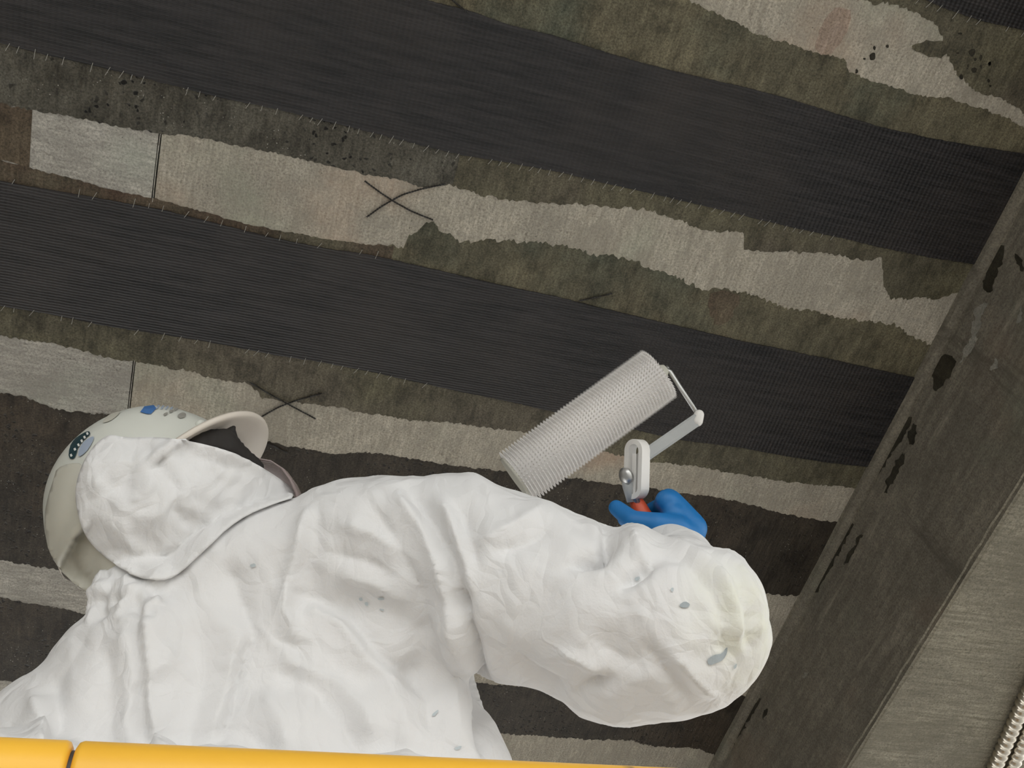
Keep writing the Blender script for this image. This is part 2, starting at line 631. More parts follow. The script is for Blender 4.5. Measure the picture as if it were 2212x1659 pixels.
# formwork panel imprints, each its own piece with recessed joints
JX = on_ceil(345, 300).x
xs = [JX - 1.22 * k for k in range(3, -1, -1)]
xs = [SX0] + [x for x in xs if x > SX0 + .05]
ys = [SY0, -.34, 2.1, SY1]
gap = .0025
for i in range(len(xs)):
    x0 = xs[i]
    x1 = xs[i + 1] if i + 1 < len(xs) else BEAM_X
    for j in range(3):
        z1 = PZ
        dz = random.uniform(-.0004, .0004) if (i, j) != (len(xs) - 1, 1) else 0
        b = MB().box((x0 + gap, ys[j] + gap, CEIL + abs(dz)), (x1 - (gap if x1 < BEAM_X else 0), ys[j + 1] - gap, z1))
        b.build('panel', M['conc_y'] if (i + j) % 2 == len(xs) % 2 else M['conc_x'], ceil_o)
b = MB().box((BEAM_X + .62, SY0, CEIL), (SX1, SY1, PZ))
b.build('panel', M['conc_x'], ceil_o)
# thin fin of mortar squeezed into the panel joint
fin = MB()
y = SY0
while y < SY1:
    y2 = y + .012
    w = .0005 + .0007 * abs(noise.noise((0, y * 30, 1)))
    h = .0003 + .0007 * abs(noise.noise((0, y * 22, 5)))
    xo = .0012 * noise.noise((3, y * 9, 5))
    fin.box((JX + xo - w, y, CEIL - h), (JX + xo + w, y2, CEIL + .006))
    y = y2
fin.build('mortar_fin', M['conc_x'], ceil_o)

# the downstand beam: side face, soffit
bv = [(BEAM_X, SY0, PZ), (BEAM_X, SY1, PZ), (BEAM_X, SY1, BEAM_Z), (BEAM_X, SY0, BEAM_Z),
      (BEAM_X + .62, SY0, PZ), (BEAM_X + .62, SY1, PZ), (BEAM_X + .62, SY1, BEAM_Z), (BEAM_X + .62, SY0, BEAM_Z)]
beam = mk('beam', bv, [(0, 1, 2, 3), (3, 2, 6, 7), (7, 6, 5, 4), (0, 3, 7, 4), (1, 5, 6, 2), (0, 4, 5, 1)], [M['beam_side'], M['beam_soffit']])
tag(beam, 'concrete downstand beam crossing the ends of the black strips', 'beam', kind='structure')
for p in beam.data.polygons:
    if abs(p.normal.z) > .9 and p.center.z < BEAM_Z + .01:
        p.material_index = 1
# worn arris along the lower edge
ar = MB()
y = SY0
prev = None
while y <= SY1:
    r = .006 + .005 * abs(noise.noise((1, y * 14, 0)))
    cur = [(BEAM_X - .002, y, BEAM_Z + r * 1.6), (BEAM_X + r, y, BEAM_Z - .002), (BEAM_X + .02, y, BEAM_Z + .03)]
    if prev:
        ar.add(prev + cur, [(0, 3, 4, 1), (1, 4, 5, 2), (2, 5, 3, 0)])
    prev = cur
    y += .02
ar.build('arris', M['beam_soffit'], beam)
# cove strip in the corner between slab and beam
cv = MB()
prev = None
y = SY0
while y <= SY1:
    n1 = noise.noise((2, y * 7, 0)) * .0025
    cur = [(BEAM_X - .016 + n1, y, CEIL + .002), (BEAM_X - .013 + n1, y, CEIL - .012), (BEAM_X - .0045, y, CEIL - .024 + n1), (BEAM_X + .002, y, CEIL - .026 + n1), (BEAM_X + .004, y, CEIL + .004)]
    if prev:
        cv.add(prev + cur, [(k, k + 1, 6 + k, 5 + k) for k in range(4)])
    prev = cur
    y += .015
tag(cv.build('trim_1', M['beam_side']), 'rough concrete cove in the corner of slab and beam', 'trim', kind='structure')
tag(MB().box((SX0 - .2, SY0, 0), (SX0, SY1, PZ + .25)).build('blocker_wall_left', M['slab']), 'unseen concrete wall added to block light on the far side from the beam', 'wall', kind='structure')  # out of view, added so the light comes less evenly from the sides
# second beam far side and columns that carry the slab
for sx in (-3.65, 4.3):
    for sy in (-1.7, 4.9):
        c = MB().rbox((sx, sy, (CEIL + .012) / 2), (1, 0, 0), (0, 1, 0), (0, 0, 1), .18, .18, (CEIL + .012) / 2, .02)
        o = c.build('column', M['slab'])
        tag(o, 'square concrete column carrying the slab', 'column', 'columns at the slab corners', 'structure')


# resin films brushed on the soffit between the strips
def yfun(pts, z=CEIL):
    w = [on_ceil(*p, z) for p in pts]
    w.sort(key=lambda v: v.x)
    X = [v.x for v in w]; Y = [v.y for v in w]
    return lambda x: float(np.interp(x, X, Y))


def band(name, up, lo, x0, x1, mat, parent, thick=.0005, zt=CEIL, jag_up=0., jag_lo=0., seed=0, step=.004):
    """strip between two edges y(x) on the soffit, with brushed ragged edges and a real thickness"""
    fu = up if callable(up) else yfun(up)
    fl = lo if callable(lo) else yfun(lo)
    n = int((x1 - x0) / step) + 1
    v, f = [], []
    pv = None
    rnd = random.Random(seed)
    for i in range(n + 1):
        x = x0 + (x1 - x0) * i / n
        yu = fu(x) + jag_up * (noise.noise((x * 55, seed, 0)) + .7 * rnd.uniform(-1, 1) + .9 * noise.noise((x * 14, seed, 4)))
        yl = fl(x) + jag_lo * (noise.noise((x * 55, seed, 9)) + .7 * rnd.uniform(-1, 1) + .9 * noise.noise((x * 14, seed, 7)))
        if yl < yu + .0006:
            yl = yu + .0006
        cur = [(x, yu, zt), (x, yu + .0002, zt - thick), (x, yl - .0002, zt - thick), (x, yl, zt)]
        k = len(v)
        v += cur
        if i:
            f += [(k - 4 + a, k - 3 + a, k + 1 + a, k + a) for a in range(3)]
        else:
            f.append((0, 1, 2, 3))
    f.append((len(v) - 4, len(v) - 3, len(v) - 2, len(v) - 1))
    return mk(name, v, f, mat, parent)


A_UP = [(925, 0), (1010, 22), (1106, 55), (1200, 77), (1306, 112), (1406, 140), (1506, 165), (1606, 187), (1706, 213), (1806, 245), (1906, 275), (2006, 297), (2106, 315), (2212, 331)]
A_LO = [(0, 92), (100, 118), (240, 150), (350, 178), (480, 211), (600, 236), (690, 258), (800, 285), (900, 311), (1000, 335), (1106, 352), (1206, 371), (1306, 395), (1406, 417), (1506, 441), (1606, 465), (1706, 490), (1806, 511), (1906, 535), (2006, 555), (2100, 570)]
B_UP = [(0, 390), (100, 408), (200, 425), (300, 443), (340, 450), (400, 465), (500, 490), (600, 515), (700, 535), (800, 550), (900, 572), (1000, 596), (1106, 620), (1206, 641), (1306, 666), (1406, 690), (1506, 713), (1606, 737), (1706, 757), (1806, 778), (1906, 800), (1980, 816)]
B_LO = [(0, 660), (100, 676), (200, 697), (260, 708), (340, 720), (400, 729), (500, 747), (600, 767), (700, 782), (800, 802), (1000, 846), (1106, 868), (1206, 891), (1400, 934), (1480, 951), (1600, 966), (1700, 985), (1800, 1000), (1875, 1008)]
E_LO = [(1900, -30), (2000, 0), (2050, 22), (2120, 45), (2212, 66)]
L1_LO = [(1300, -60), (1481, -2), (1541, 25), (1631, 72), (1756, 110), (1826, 130), (1836, 160), (1906, 180), (1976, 205), (2056, 212), (2136, 240), (2196, 266), (2212, 275)]
L1_UP = [(1700, -60), (1856, 0), (1931, 10), (1981, 30), (2031, 60), (2060, 150), (2106, 195), (2161, 215), (2212, 242)]
L2_UP = [(0, 222), (60, 237), (150, 250), (260, 275), (365, 290), (400, 292), (500, 312), (600, 332), (700, 355), (780, 375), (860, 388), (920, 406), (970, 398), (1050, 425), (1106, 435), (1231, 440), (1306, 446), (1406, 455), (1476, 480), (1516, 495), (1606, 502), (1608, 540), (1681, 545), (1756, 545), (1826, 552), (1871, 565), (1906, 555), (1908, 615), (1926, 645), (2040, 645), (2062, 630)]
L2_LO = [(0, 345), (62, 362), (150, 385), (250, 410), (310, 425), (340, 430), (400, 447), (500, 475), (600, 498), (700, 515), (790, 528), (872, 534), (880, 513), (902, 504), (912, 489), (932, 482), (946, 492), (1000, 520), (1106, 520), (1231, 532), (1290, 552), (1331, 556), (1406, 575), (1481, 608), (1521, 625), (1606, 630), (1696, 665), (1756, 672), (1826, 690), (1931, 700), (1976, 730), (2021, 748)]
L3_UP = [(0, 726), (60, 735), (150, 750), (240, 775), (300, 782), (400, 800), (480, 820), (540, 830), (567, 858), (640, 870), (730, 880), (800, 895), (900, 908), (1000, 915), (1131, 935), (1280, 970), (1403, 997), (1495, 1006), (1574, 1021), (1720, 1043), (1889, 1058)]
L3_LO = [(0, 850), (54, 857), (127, 886), (217, 893), (400, 925), (571, 951), (615, 962), (723, 980), (800, 978), (1020, 1011), (1083, 1017), (1226, 1032), (1336, 1047), (1400, 1054), (1504, 1070), (1590, 1081), (1684, 1109), (1816, 1131)]
L4_UP = [(0, 1210), (60, 1220), (190, 1242), (600, 1270), (1100, 1290), (1500, 1290), (1640, 1281), (1690, 1286), (1752, 1284)]
L4_LO = [(0, 1292), (100, 1308), (190, 1328), (600, 1400), (1070, 1480), (1300, 1490), (1560, 1498), (1640, 1507)]
L5_UP = [(0, 1470), (50, 1476), (500, 1530), (1091, 1584), (1237, 1596), (1369, 1600), (1396, 1611), (1511, 1617), (1543, 1631), (1560, 1634)]
XE = BEAM_X - .012
XL = -2.2


def shifted(fn, d):
    return lambda x: fn(x) + d


fAu, fAl, fBu, fBl, fEl = map(yfun, (A_UP, A_LO, B_UP, B_LO, E_LO))
f1l, f1u, f2u, f2l, f3u, f3l, f4u, f4l, f5u = map(yfun, (L1_LO, L1_UP, L2_UP, L2_LO, L3_UP, L3_LO, L4_UP, L4_LO, L5_UP))
xs_ = on_ceil(1100, 430).x
band('resin_coat', f1l, shifted(fAu, .01), XL, XE, M['olive_top'], ceil_o, jag_up=.003, seed=11)
band('resin_coat', shifted(fEl, -.01), f1u, .85, XE, M['olive'], ceil_o, jag_lo=.004, seed=12)
xp = on_ceil(980, 390).x
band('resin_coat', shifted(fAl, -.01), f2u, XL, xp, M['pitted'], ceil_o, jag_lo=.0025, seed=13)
band('resin_coat', shifted(fAl, -.01), f2u, xp - .03, XE, M['olive'], ceil_o, thick=.0004, jag_lo=.004, seed=14)
xr = on_ceil(850, 540).x
band('resin_coat', f2l, shifted(fBu, .01), XL, xr, M['red'], ceil_o, jag_up=.002, seed=15)
band('resin_coat', f2l, shifted(fBu, .01), xr - .02, XE, M['olive_top'], ceil_o, thick=.0004, jag_up=.0055, seed=16)
xk = on_ceil(66, 310).x
band('resin_coat', f2u, f2l, XL, xk, M['rusty'], ceil_o, thick=.0006, jag_up=.004, jag_lo=.002, seed=17)
band('resin_coat', shifted(fBl, -.01), f3u, XL, XE, M['olive'], ceil_o, jag_lo=.0035, seed=18)
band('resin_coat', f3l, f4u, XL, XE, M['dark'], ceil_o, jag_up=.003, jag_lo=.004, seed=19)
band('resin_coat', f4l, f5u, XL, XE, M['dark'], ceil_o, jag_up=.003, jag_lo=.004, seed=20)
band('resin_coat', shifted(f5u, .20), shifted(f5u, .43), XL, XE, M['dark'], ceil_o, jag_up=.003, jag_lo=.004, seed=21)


def patch(name, poly, plane, mat, parent, off, jag=3.0, thick=.0005, step=7):
    """irregular thin patch traced on a flat surface of the setting"""
    pl = smooth_closed(poly, 2)
    pl = [(x + jag * (noise.noise((x * .06, y * .06, 2)) + .8 * noise.noise((x * .21, y * .21, 5))), y + jag * (noise.noise((x * .06, y * .06, 8)) + .8 * noise.noise((x * .21, y * .21, 1)))) for x, y in resample(pl + [pl[0]], step)[:-1]]
    p2, tris, nb = fill_poly(pl, step * 1.6)
    base = [plane(*p) for p in p2]
    n = len(base)
    v = base + [q + off for q in base]
    f = [tuple(i + n for i in t) for t in tris]
    f += [(i, (i + 1) % nb, n + (i + 1) % nb, n + i) for i in range(nb)]
    return mk(name, v, f, mat, parent)


DN = Vector((0, 0, -.0009))
LF = Vector((-.0009, 0, 0))
# stains on the soffit, then shaded pits painted as dark patches
patch('rust_stain', [(1800, 12), (1845, 25), (1830, 70), (1790, 125), (1756, 108), (1770, 60)], on_ceil, M['stain_red'], ceil_o, DN * .5, 5)
patch('rust_stain', [(1528, 632), (1560, 625), (1604, 640), (1590, 668), (1560, 706), (1535, 690)], on_ceil, M['rusty'], ceil_o, DN * .8, 9)
patch('resin_splash', [(1960, 95), (2030, 85), (2055, 100), (2040, 125), (1990, 118)], on_ceil, M['olive'], ceil_o, DN, 5)
for cx, cy, n_, sp in ((1885, 120, 5, 40), (2100, 112, 8, 40), (2104, 150, 6, 36)):
    rr = random.Random(cx)
    for k in range(n_):
        x = cx + (0 if k == 0 else rr.uniform(-sp, sp)); y = cy + (0 if k == 0 else rr.uniform(-sp, sp))
        s = 9 if k == 0 else rr.uniform(2, 6)
        el = rr.uniform(.6, 1.6)
        pl = [(x + s * rr.uniform(.5, 1.2) * math.cos(a * 1.05), y + el * s * rr.uniform(.5, 1.2) * math.sin(a * 1.05)) for a in range(6)]
        patch('pit_shade_patch', pl, on_ceil, M['smear_pit_shade'], ceil_o, DN * .9, 1, step=4)  # thin dark patch paints the shade of a pit
# resin smears and scrapes on the beam side
for pl in ([(1955, 903), (1972, 900), (1962, 930), (1912, 1004), (1886, 1042), (1879, 1034), (1925, 960)],
           [(1972, 908), (1986, 922), (1970, 962), (1956, 962)],
           [(1953, 974), (1960, 990), (1914, 1066), (1906, 1060), (1930, 1010)],
           [(1838, 1129), (1843, 1140), (1765, 1280), (1753, 1280), (1790, 1210)],
           [(1858, 1150), (1862, 1160), (1824, 1225), (1822, 1216)],
           [(1637, 1508), (1644, 1514), (1585, 1610), (1580, 1604)],
           [(1656, 1528), (1659, 1540), (1646, 1560), (1645, 1545)],
           [(2154, 527), (2176, 532), (2142, 632), (2130, 634), (2118, 612)],
           [(2031, 762), (2062, 772), (2066, 790), (2040, 830), (2020, 848), (2012, 822)],
           [(2188, 545), (2212, 560), (2212, 590), (2200, 580)]):
    patch('resin_smear', pl, on_beam, M['smear_pit_shade'], beam, LF, 6, step=5)
for pl in ([(2121, 650), (2128, 665), (2110, 735), (2087, 780), (2071, 782), (2092, 740), (2100, 690)],
           [(2206, 660), (2211, 680), (2196, 700), (2200, 672)],
           [(2150, 775), (2160, 780), (2148, 800), (2140, 800)],
           [(1740, 1455), (1748, 1450), (1742, 1462), (1735, 1464)]):
    patch('bare_scrape', pl, on_beam, M['pale'], beam, LF * 1.2, 9, step=5)


# ------------------------------------------------------------------ carbon fabric strips
def strip(fu, fl, x0, x1, label, seed, edges):
    o = band('fabric_strip', fu, fl, x0, x1, M['carbon'], None, thick=.0022, zt=CEIL - .0004, jag_up=.0007, jag_lo=.0007, seed=seed)
    tag(o, label, 'fabric strip', 'carbon fabric strips on the soffit')
    # loose cross threads sticking out of the selvedge
    rr = random.Random(seed)
    tm = MB().tube([(0, -.006, 0), (0, 0, -.0006), (0, .006, 0)], .00045, 5)
    th = None
    for fn, sg, xa, xb, sp, dens in edges:
        x = xa
        while x < xb:
            if rr.random() < dens:
                if th is None:
                    th = tm.build('thread', M['thread'], o, origin=(0, 0, 0))
                    t = th
                else:
                    t = th.copy(); COL.objects.link(t); t.parent = o
                t.location = (x, fn(x) + sg * .003, CEIL - .0024)
                t.rotation_euler = (0, 0, rr.uniform(.1, .55))
                s = rr.uniform(.7, 1.35)
                t.scale = (1, s, 1)
            x += sp * rr.uniform(.7, 1.3)
    return o


strip(fAu, fAl, XL, XE, 'wide black carbon fabric strip on the soffit, between the rust-stained band and the pitted band', 31,
      [(fAl, 1, -.45, 1.0, .018, .85)])
strip(fBu, fBl, XL, XE, 'black carbon fabric strip on the soffit, directly above the paint roller', 32,
      [(fBu, -1, -.43, .2, .03, .75), (fBl, 1, -.4, .35, .022, .7)])
strip(shifted(fEl, -.22), fEl, -.4, XE, 'black carbon fabric strip ending in the dark corner beyond the pitted concrete', 33,
      [(fEl, 1, .95, 1.25, .025, .8)])


# ------------------------------------------------------------------ tie wires
def wire(pts, label, group=None):
    w = [on_ceil(*p, CEIL - .0022) for p in resample(pts, 6)]
    # smooth
    for _ in range(3):
        w = [w[0]] + [(w[i - 1] + w[i] * 2 + w[i + 1]) / 4 for i in range(1, len(w) - 1)] + [w[-1]]
    L = sum((b_ - a_).length for a_, b_ in zip(w, w[1:]))
    n = max(8, int(L / .0016))
    # even resample
    cum = [0]
    for a_, b_ in zip(w, w[1:]):
        cum.append(cum[-1] + (b_ - a_).length)
    pos = []
    for i in range(n + 1):
        s = L * i / n
        pos.append(Vector([float(np.interp(s, cum, [q[k] for q in w])) for k in range(3)]))
    m = MB()
    for ph in (0, math.pi):
        st = []
        for i, q in enumerate(pos):
            tg = (pos[min(i + 1, n)] - pos[max(i - 1, 0)]).normalized()
            sd = Vector((0, 0, 1)).cross(tg)
            a = 2 * math.pi * (L * i / n) / .0095 + ph
            st.append(q + sd * math.cos(a) * .0008 + Vector((0, 0, 1)) * math.sin(a) * .0008)
        m.tube(st, .0009, 5)
    o = m.build('tie_wire', M['wire'], origin=pos[n // 2])
    tag(o, label, 'wire', group or 'twisted wires on the soffit')
    return o


wire([(788, 391), (820, 415), (850, 435), (890, 457), (935, 475)], 'twisted black wire crossing another on bare concrete, its lower end near the patch corner')
wire([(792, 469), (825, 445), (870, 420), (915, 407), (960, 398)], 'curved twisted black wire crossing another, running into the olive coating above')
wire([(540, 826), (580, 850), (620, 872), (682, 905)], 'straight twisted black wire crossing another just past the hard hat brim')
wire([(560, 903), (600, 880), (640, 865), (695, 850)], 'black wire running behind the hard hat brim, crossing another wire')
wire([(966, -10), (985, 7), (1010, 27)], 'short black wire on the olive coating at the edge of the wide strip')
wire([(1250, 650), (1285, 643), (1322, 634)], 'short thin black wire on the olive coating above the paint roller')
wire([(560, 952), (590, 963), (622, 979)], 'short black wire on the dark coating beneath the hard hat brim')


# ------------------------------------------------------------------ corrugated conduits under the beam
def on_soffit(px, py, r):
    d = ray(px, py)
    return CAM + d * ((BEAM_Z - r - CAM.z) / d.z)


def conduit(pa, pb, r, label):
    a = on_soffit(*pa, r); b_ = on_soffit(*pb, r)
    a.z = b_.z = BEAM_Z - r - .0002
    d = (b_ - a).normalized()
    a = a - d * .75
    b_ = b_ + d * 1.0
    L = (b_ - a).length
    pitch = .0185
    n = int(L / pitch * 8)
    pts, rad = [], []
    for i in range(n + 1):
        s = L * i / n
        ph = (s / pitch) % 1
        pts.append(a + d * s)
        rad.append(r * (.80 + .20 * (max(0, math.sin(math.pi * min(1, ph / .68))) ** .55)))
    m = MB().tube(pts, rad, 14)
    o = m.build('metal_conduit', M['zinc'], smooth=True, origin=(a + b_) / 2)
    return tag(o, label, 'conduit', 'corrugated conduits under the beam')


conduit((2228, 1481), (2148, 1659), .0155, 'corrugated metal conduit under the concrete beam, the one nearer its side edge')
conduit((2262, 1481), (2184, 1659), .0155, 'corrugated metal conduit under the concrete beam, the one further from its side edge')


# ------------------------------------------------------------------ scissor lift with yellow guard rail
RAIL_R = .024
RAIL_Y, RAIL_Z = .583, CAM.z + .464
LIFT_YAW = math.radians(-2.3)
PIV = Vector((.03, RAIL_Y, 0))
LROT = Matrix.Translation(PIV) @ Matrix.Rotation(LIFT_YAW, 4, 'Z') @ Matrix.Translation(-PIV)
DECK_Z = 1.03
LX0, LX1, LY1 = -1.25, 1.05, RAIL_Y + .80
lift = empty('scissor_lift', LROT @ Vector((-.1, RAIL_Y + .4, 0)), 'yellow-railed scissor lift platform carrying the worker in white', 'lift')


def lmk(m, name, mat, parent=lift, smooth=False):
    m.v = [LROT @ v for v in m.v]
    return m.build(name, mat, parent, smooth)


def rail(pa, pb, r=RAIL_R, name='rail', mat='yellow'):
    a, b_ = Vector(pa), Vector(pb)
    d = (b_ - a).normalized()
    e = .004
    lmk(MB().tube([a, a + d * e * .4, a + d * e, b_ - d * e, b_ - d * e * .4, b_], [r - e, r - e * .25, r, r, r - e * .25, r - e], 28), name, M[mat], smooth=True)


_d = ray(170, 1606)
JOINT = _d.x * (RAIL_Y / _d.y)
rail((LX0, RAIL_Y, RAIL_Z), (JOINT - .0013, RAIL_Y, RAIL_Z))
rail((JOINT + .0013, RAIL_Y, RAIL_Z), (LX1, RAIL_Y, RAIL_Z))
rail((JOINT - .05, RAIL_Y, RAIL_Z), (JOINT + .05, RAIL_Y, RAIL_Z), RAIL_R - .006, 'joint_sleeve', 'lift_dark')
rail((LX0, LY1, RAIL_Z), (LX1, LY1, RAIL_Z))
for x in (LX0, LX1):
    rail((x, RAIL_Y + RAIL_R, RAIL_Z), (x, LY1 - RAIL_R, RAIL_Z))
    rail((x, RAIL_Y + RAIL_R, DECK_Z + .52), (x, LY1 - RAIL_R, DECK_Z + .52), .018, 'mid_rail')
for y in (RAIL_Y, LY1):
    rail((LX0, y, DECK_Z + .52), (LX1, y, DECK_Z + .52), .018, 'mid_rail')
    for x in (LX0, -.1, LX1):
        rail((x, y, DECK_Z - .05), (x, y, RAIL_Z - RAIL_R * .6), .019, 'post')
    lmk(MB().box((LX0, y - .004, DECK_Z), (LX1, y + .004, DECK_Z + .15)), 'toe_board', M['yellow'])
lmk(MB().box((LX0 - .02, RAIL_Y - .03, DECK_Z - .1), (LX1 + .02, LY1 + .03, DECK_Z)), 'deck', M['deck'])
for y in (RAIL_Y + .06, LY1 - .06):
    for z0, z1 in ((.42, .67), (.67, .93)):
        for s in (-1, 1):
            a = Vector((-.1 - s * .85, y, z0 + .02)); b_ = Vector((-.1 + s * .85, y, z1 - .02))
            lmk(MB().rbox((a + b_) / 2, (b_ - a).cross(Vector((0, 1, 0))), (0, 1, 0), b_ - a, .03, .02, (b_ - a).length / 2, .004), 'scissor_arm', M['lift_dark'])
lmk(MB().box((LX0 + .1, RAIL_Y, .14), (LX1 - .1, LY1, .42)), 'chassis', M['yellow'])
for x in (LX0 + .3, LX1 - .3):
    for y in (RAIL_Y - .02, LY1 + .02):
        lmk(MB().tube([(x, y - .05, .17), (x, y - .04, .17), (x, y + .04, .17), (x, y + .05, .17)], [.15, .17, .17, .15], 24), 'wheel', M['black'])

# ------------------------------------------------------------------ worker
person = empty('person', (.12, .95, DECK_Z), 'person in a white hooded coverall and white hard hat, right arm raised with a roller', 'person')
HT = 1.38     # distance to the head


def q(px, py, t, rpx):
    return P(px, py, t), rpx * mpp(px, py, t)


bd = MB()


def chain(*nodes):
    for (a, ra), (b_, rb) in zip(nodes, nodes[1:]):
        bd.capsule(a, b_, ra, rb)


# right sleeve: trapezius - shoulder - upper arm - elbow
chain(q(455, 1270, 1.29, 115), q(640, 1222, 1.30, 150), q(760, 1195, 1.295, 166), q(880, 1192, 1.285, 172), q(1000, 1215, 1.27, 185),
      q(1095, 1268, 1.255, 208), q(1225, 1306, 1.235, 196), q(1330, 1350, 1.215, 203), q(1430, 1360, 1.205, 200), q(1490, 1345, 1.205, 178), q(1545, 1342, 1.215, 112))
# forearm going up and away to the glove
chain(q(1490, 1325, 1.22, 150), q(1478, 1265, 1.32, 110), q(1455, 1215, 1.40, 78), q(1440, 1180, 1.45, 58))
chain(q(1370, 1230, 1.24, 88), q(1440, 1240, 1.32, 78))
# upper back and torso
chain(q(455, 1330, 1.30, 130), q(330, 1470, 1.29, 195), q(190, 1640, 1.27, 205))
chain(q(480, 1360, 1.32, 200), q(640, 1330, 1.33, 215), q(800, 1300, 1.33, 200))
chain(q(330, 1480, 1.30, 215), q(560, 1470, 1.31, 240), q(800, 1450, 1.32, 225))
chain(q(150, 1660, 1.27, 215), q(400, 1660, 1.28, 260), q(650, 1660, 1.28, 265), q(850, 1650, 1.28, 225))
chain(q(800, 1340, 1.37, 190), q(820, 1470, 1.37, 200), q(865, 1620, 1.33, 215), q(900, 1760, 1.27, 230))
# neck
chain(q(470, 1300, 1.33, 110), q(420, 1170, 1.37, 100))
# crumpled collar
chain(q(300, 1250, 1.30, 60), q(262, 1290, 1.29, 68), q(262, 1335, 1.28, 70))
chain(q(330, 1290, 1.27, 70), q(290, 1330, 1.26, 70), q(330, 1390, 1.24, 90))
# waist, hips, legs in world metres
def w(x, y, z, r):
    return Vector((x, y, CAM.z + z)), r
for s, hx in ((-1, .02), (1, .22)):
    chain(w(.12 + s * .10, .93, .60, .155), w(.12 + s * .09, .94, .42, .15), w(.12 + s * .09, .95, .27, .155), w(.12 + s * .10, .96, .05, .125), w(.12 + s * .11, .955, -.17, .095), w(.12 + s * .115, .965, -.37, .085), w(.12 + s * .12, .95, -.48, .08))
chain(w(-.02, .93, .58, .14), w(.26, .92, .58, .14))
# left arm down to the far rail
chain(w(-.14, .93, .67, .10), w(-.24, 1.0, .43, .088), w(-.21, 1.14, .45, .07), w(-.19, 1.22, .47, .05))

co, ed, faces = remesh_arrays(bd, .004, 18)
nr = vert_normals(co, faces)
camv = np.array(CAM)
vv = RC.transposed()
A_ = np.array([list(r_) for r_ in vv])
loc = (co - camv) @ A_.T
PXY = np.stack([CX + loc[:, 0] / -loc[:, 2] * F, CY - loc[:, 1] / -loc[:, 2] * F], 1)
facing = ((camv - co) * nr).sum(1) / np.linalg.norm(co - camv, axis=1)
bvh = bvh_of(co, faces)

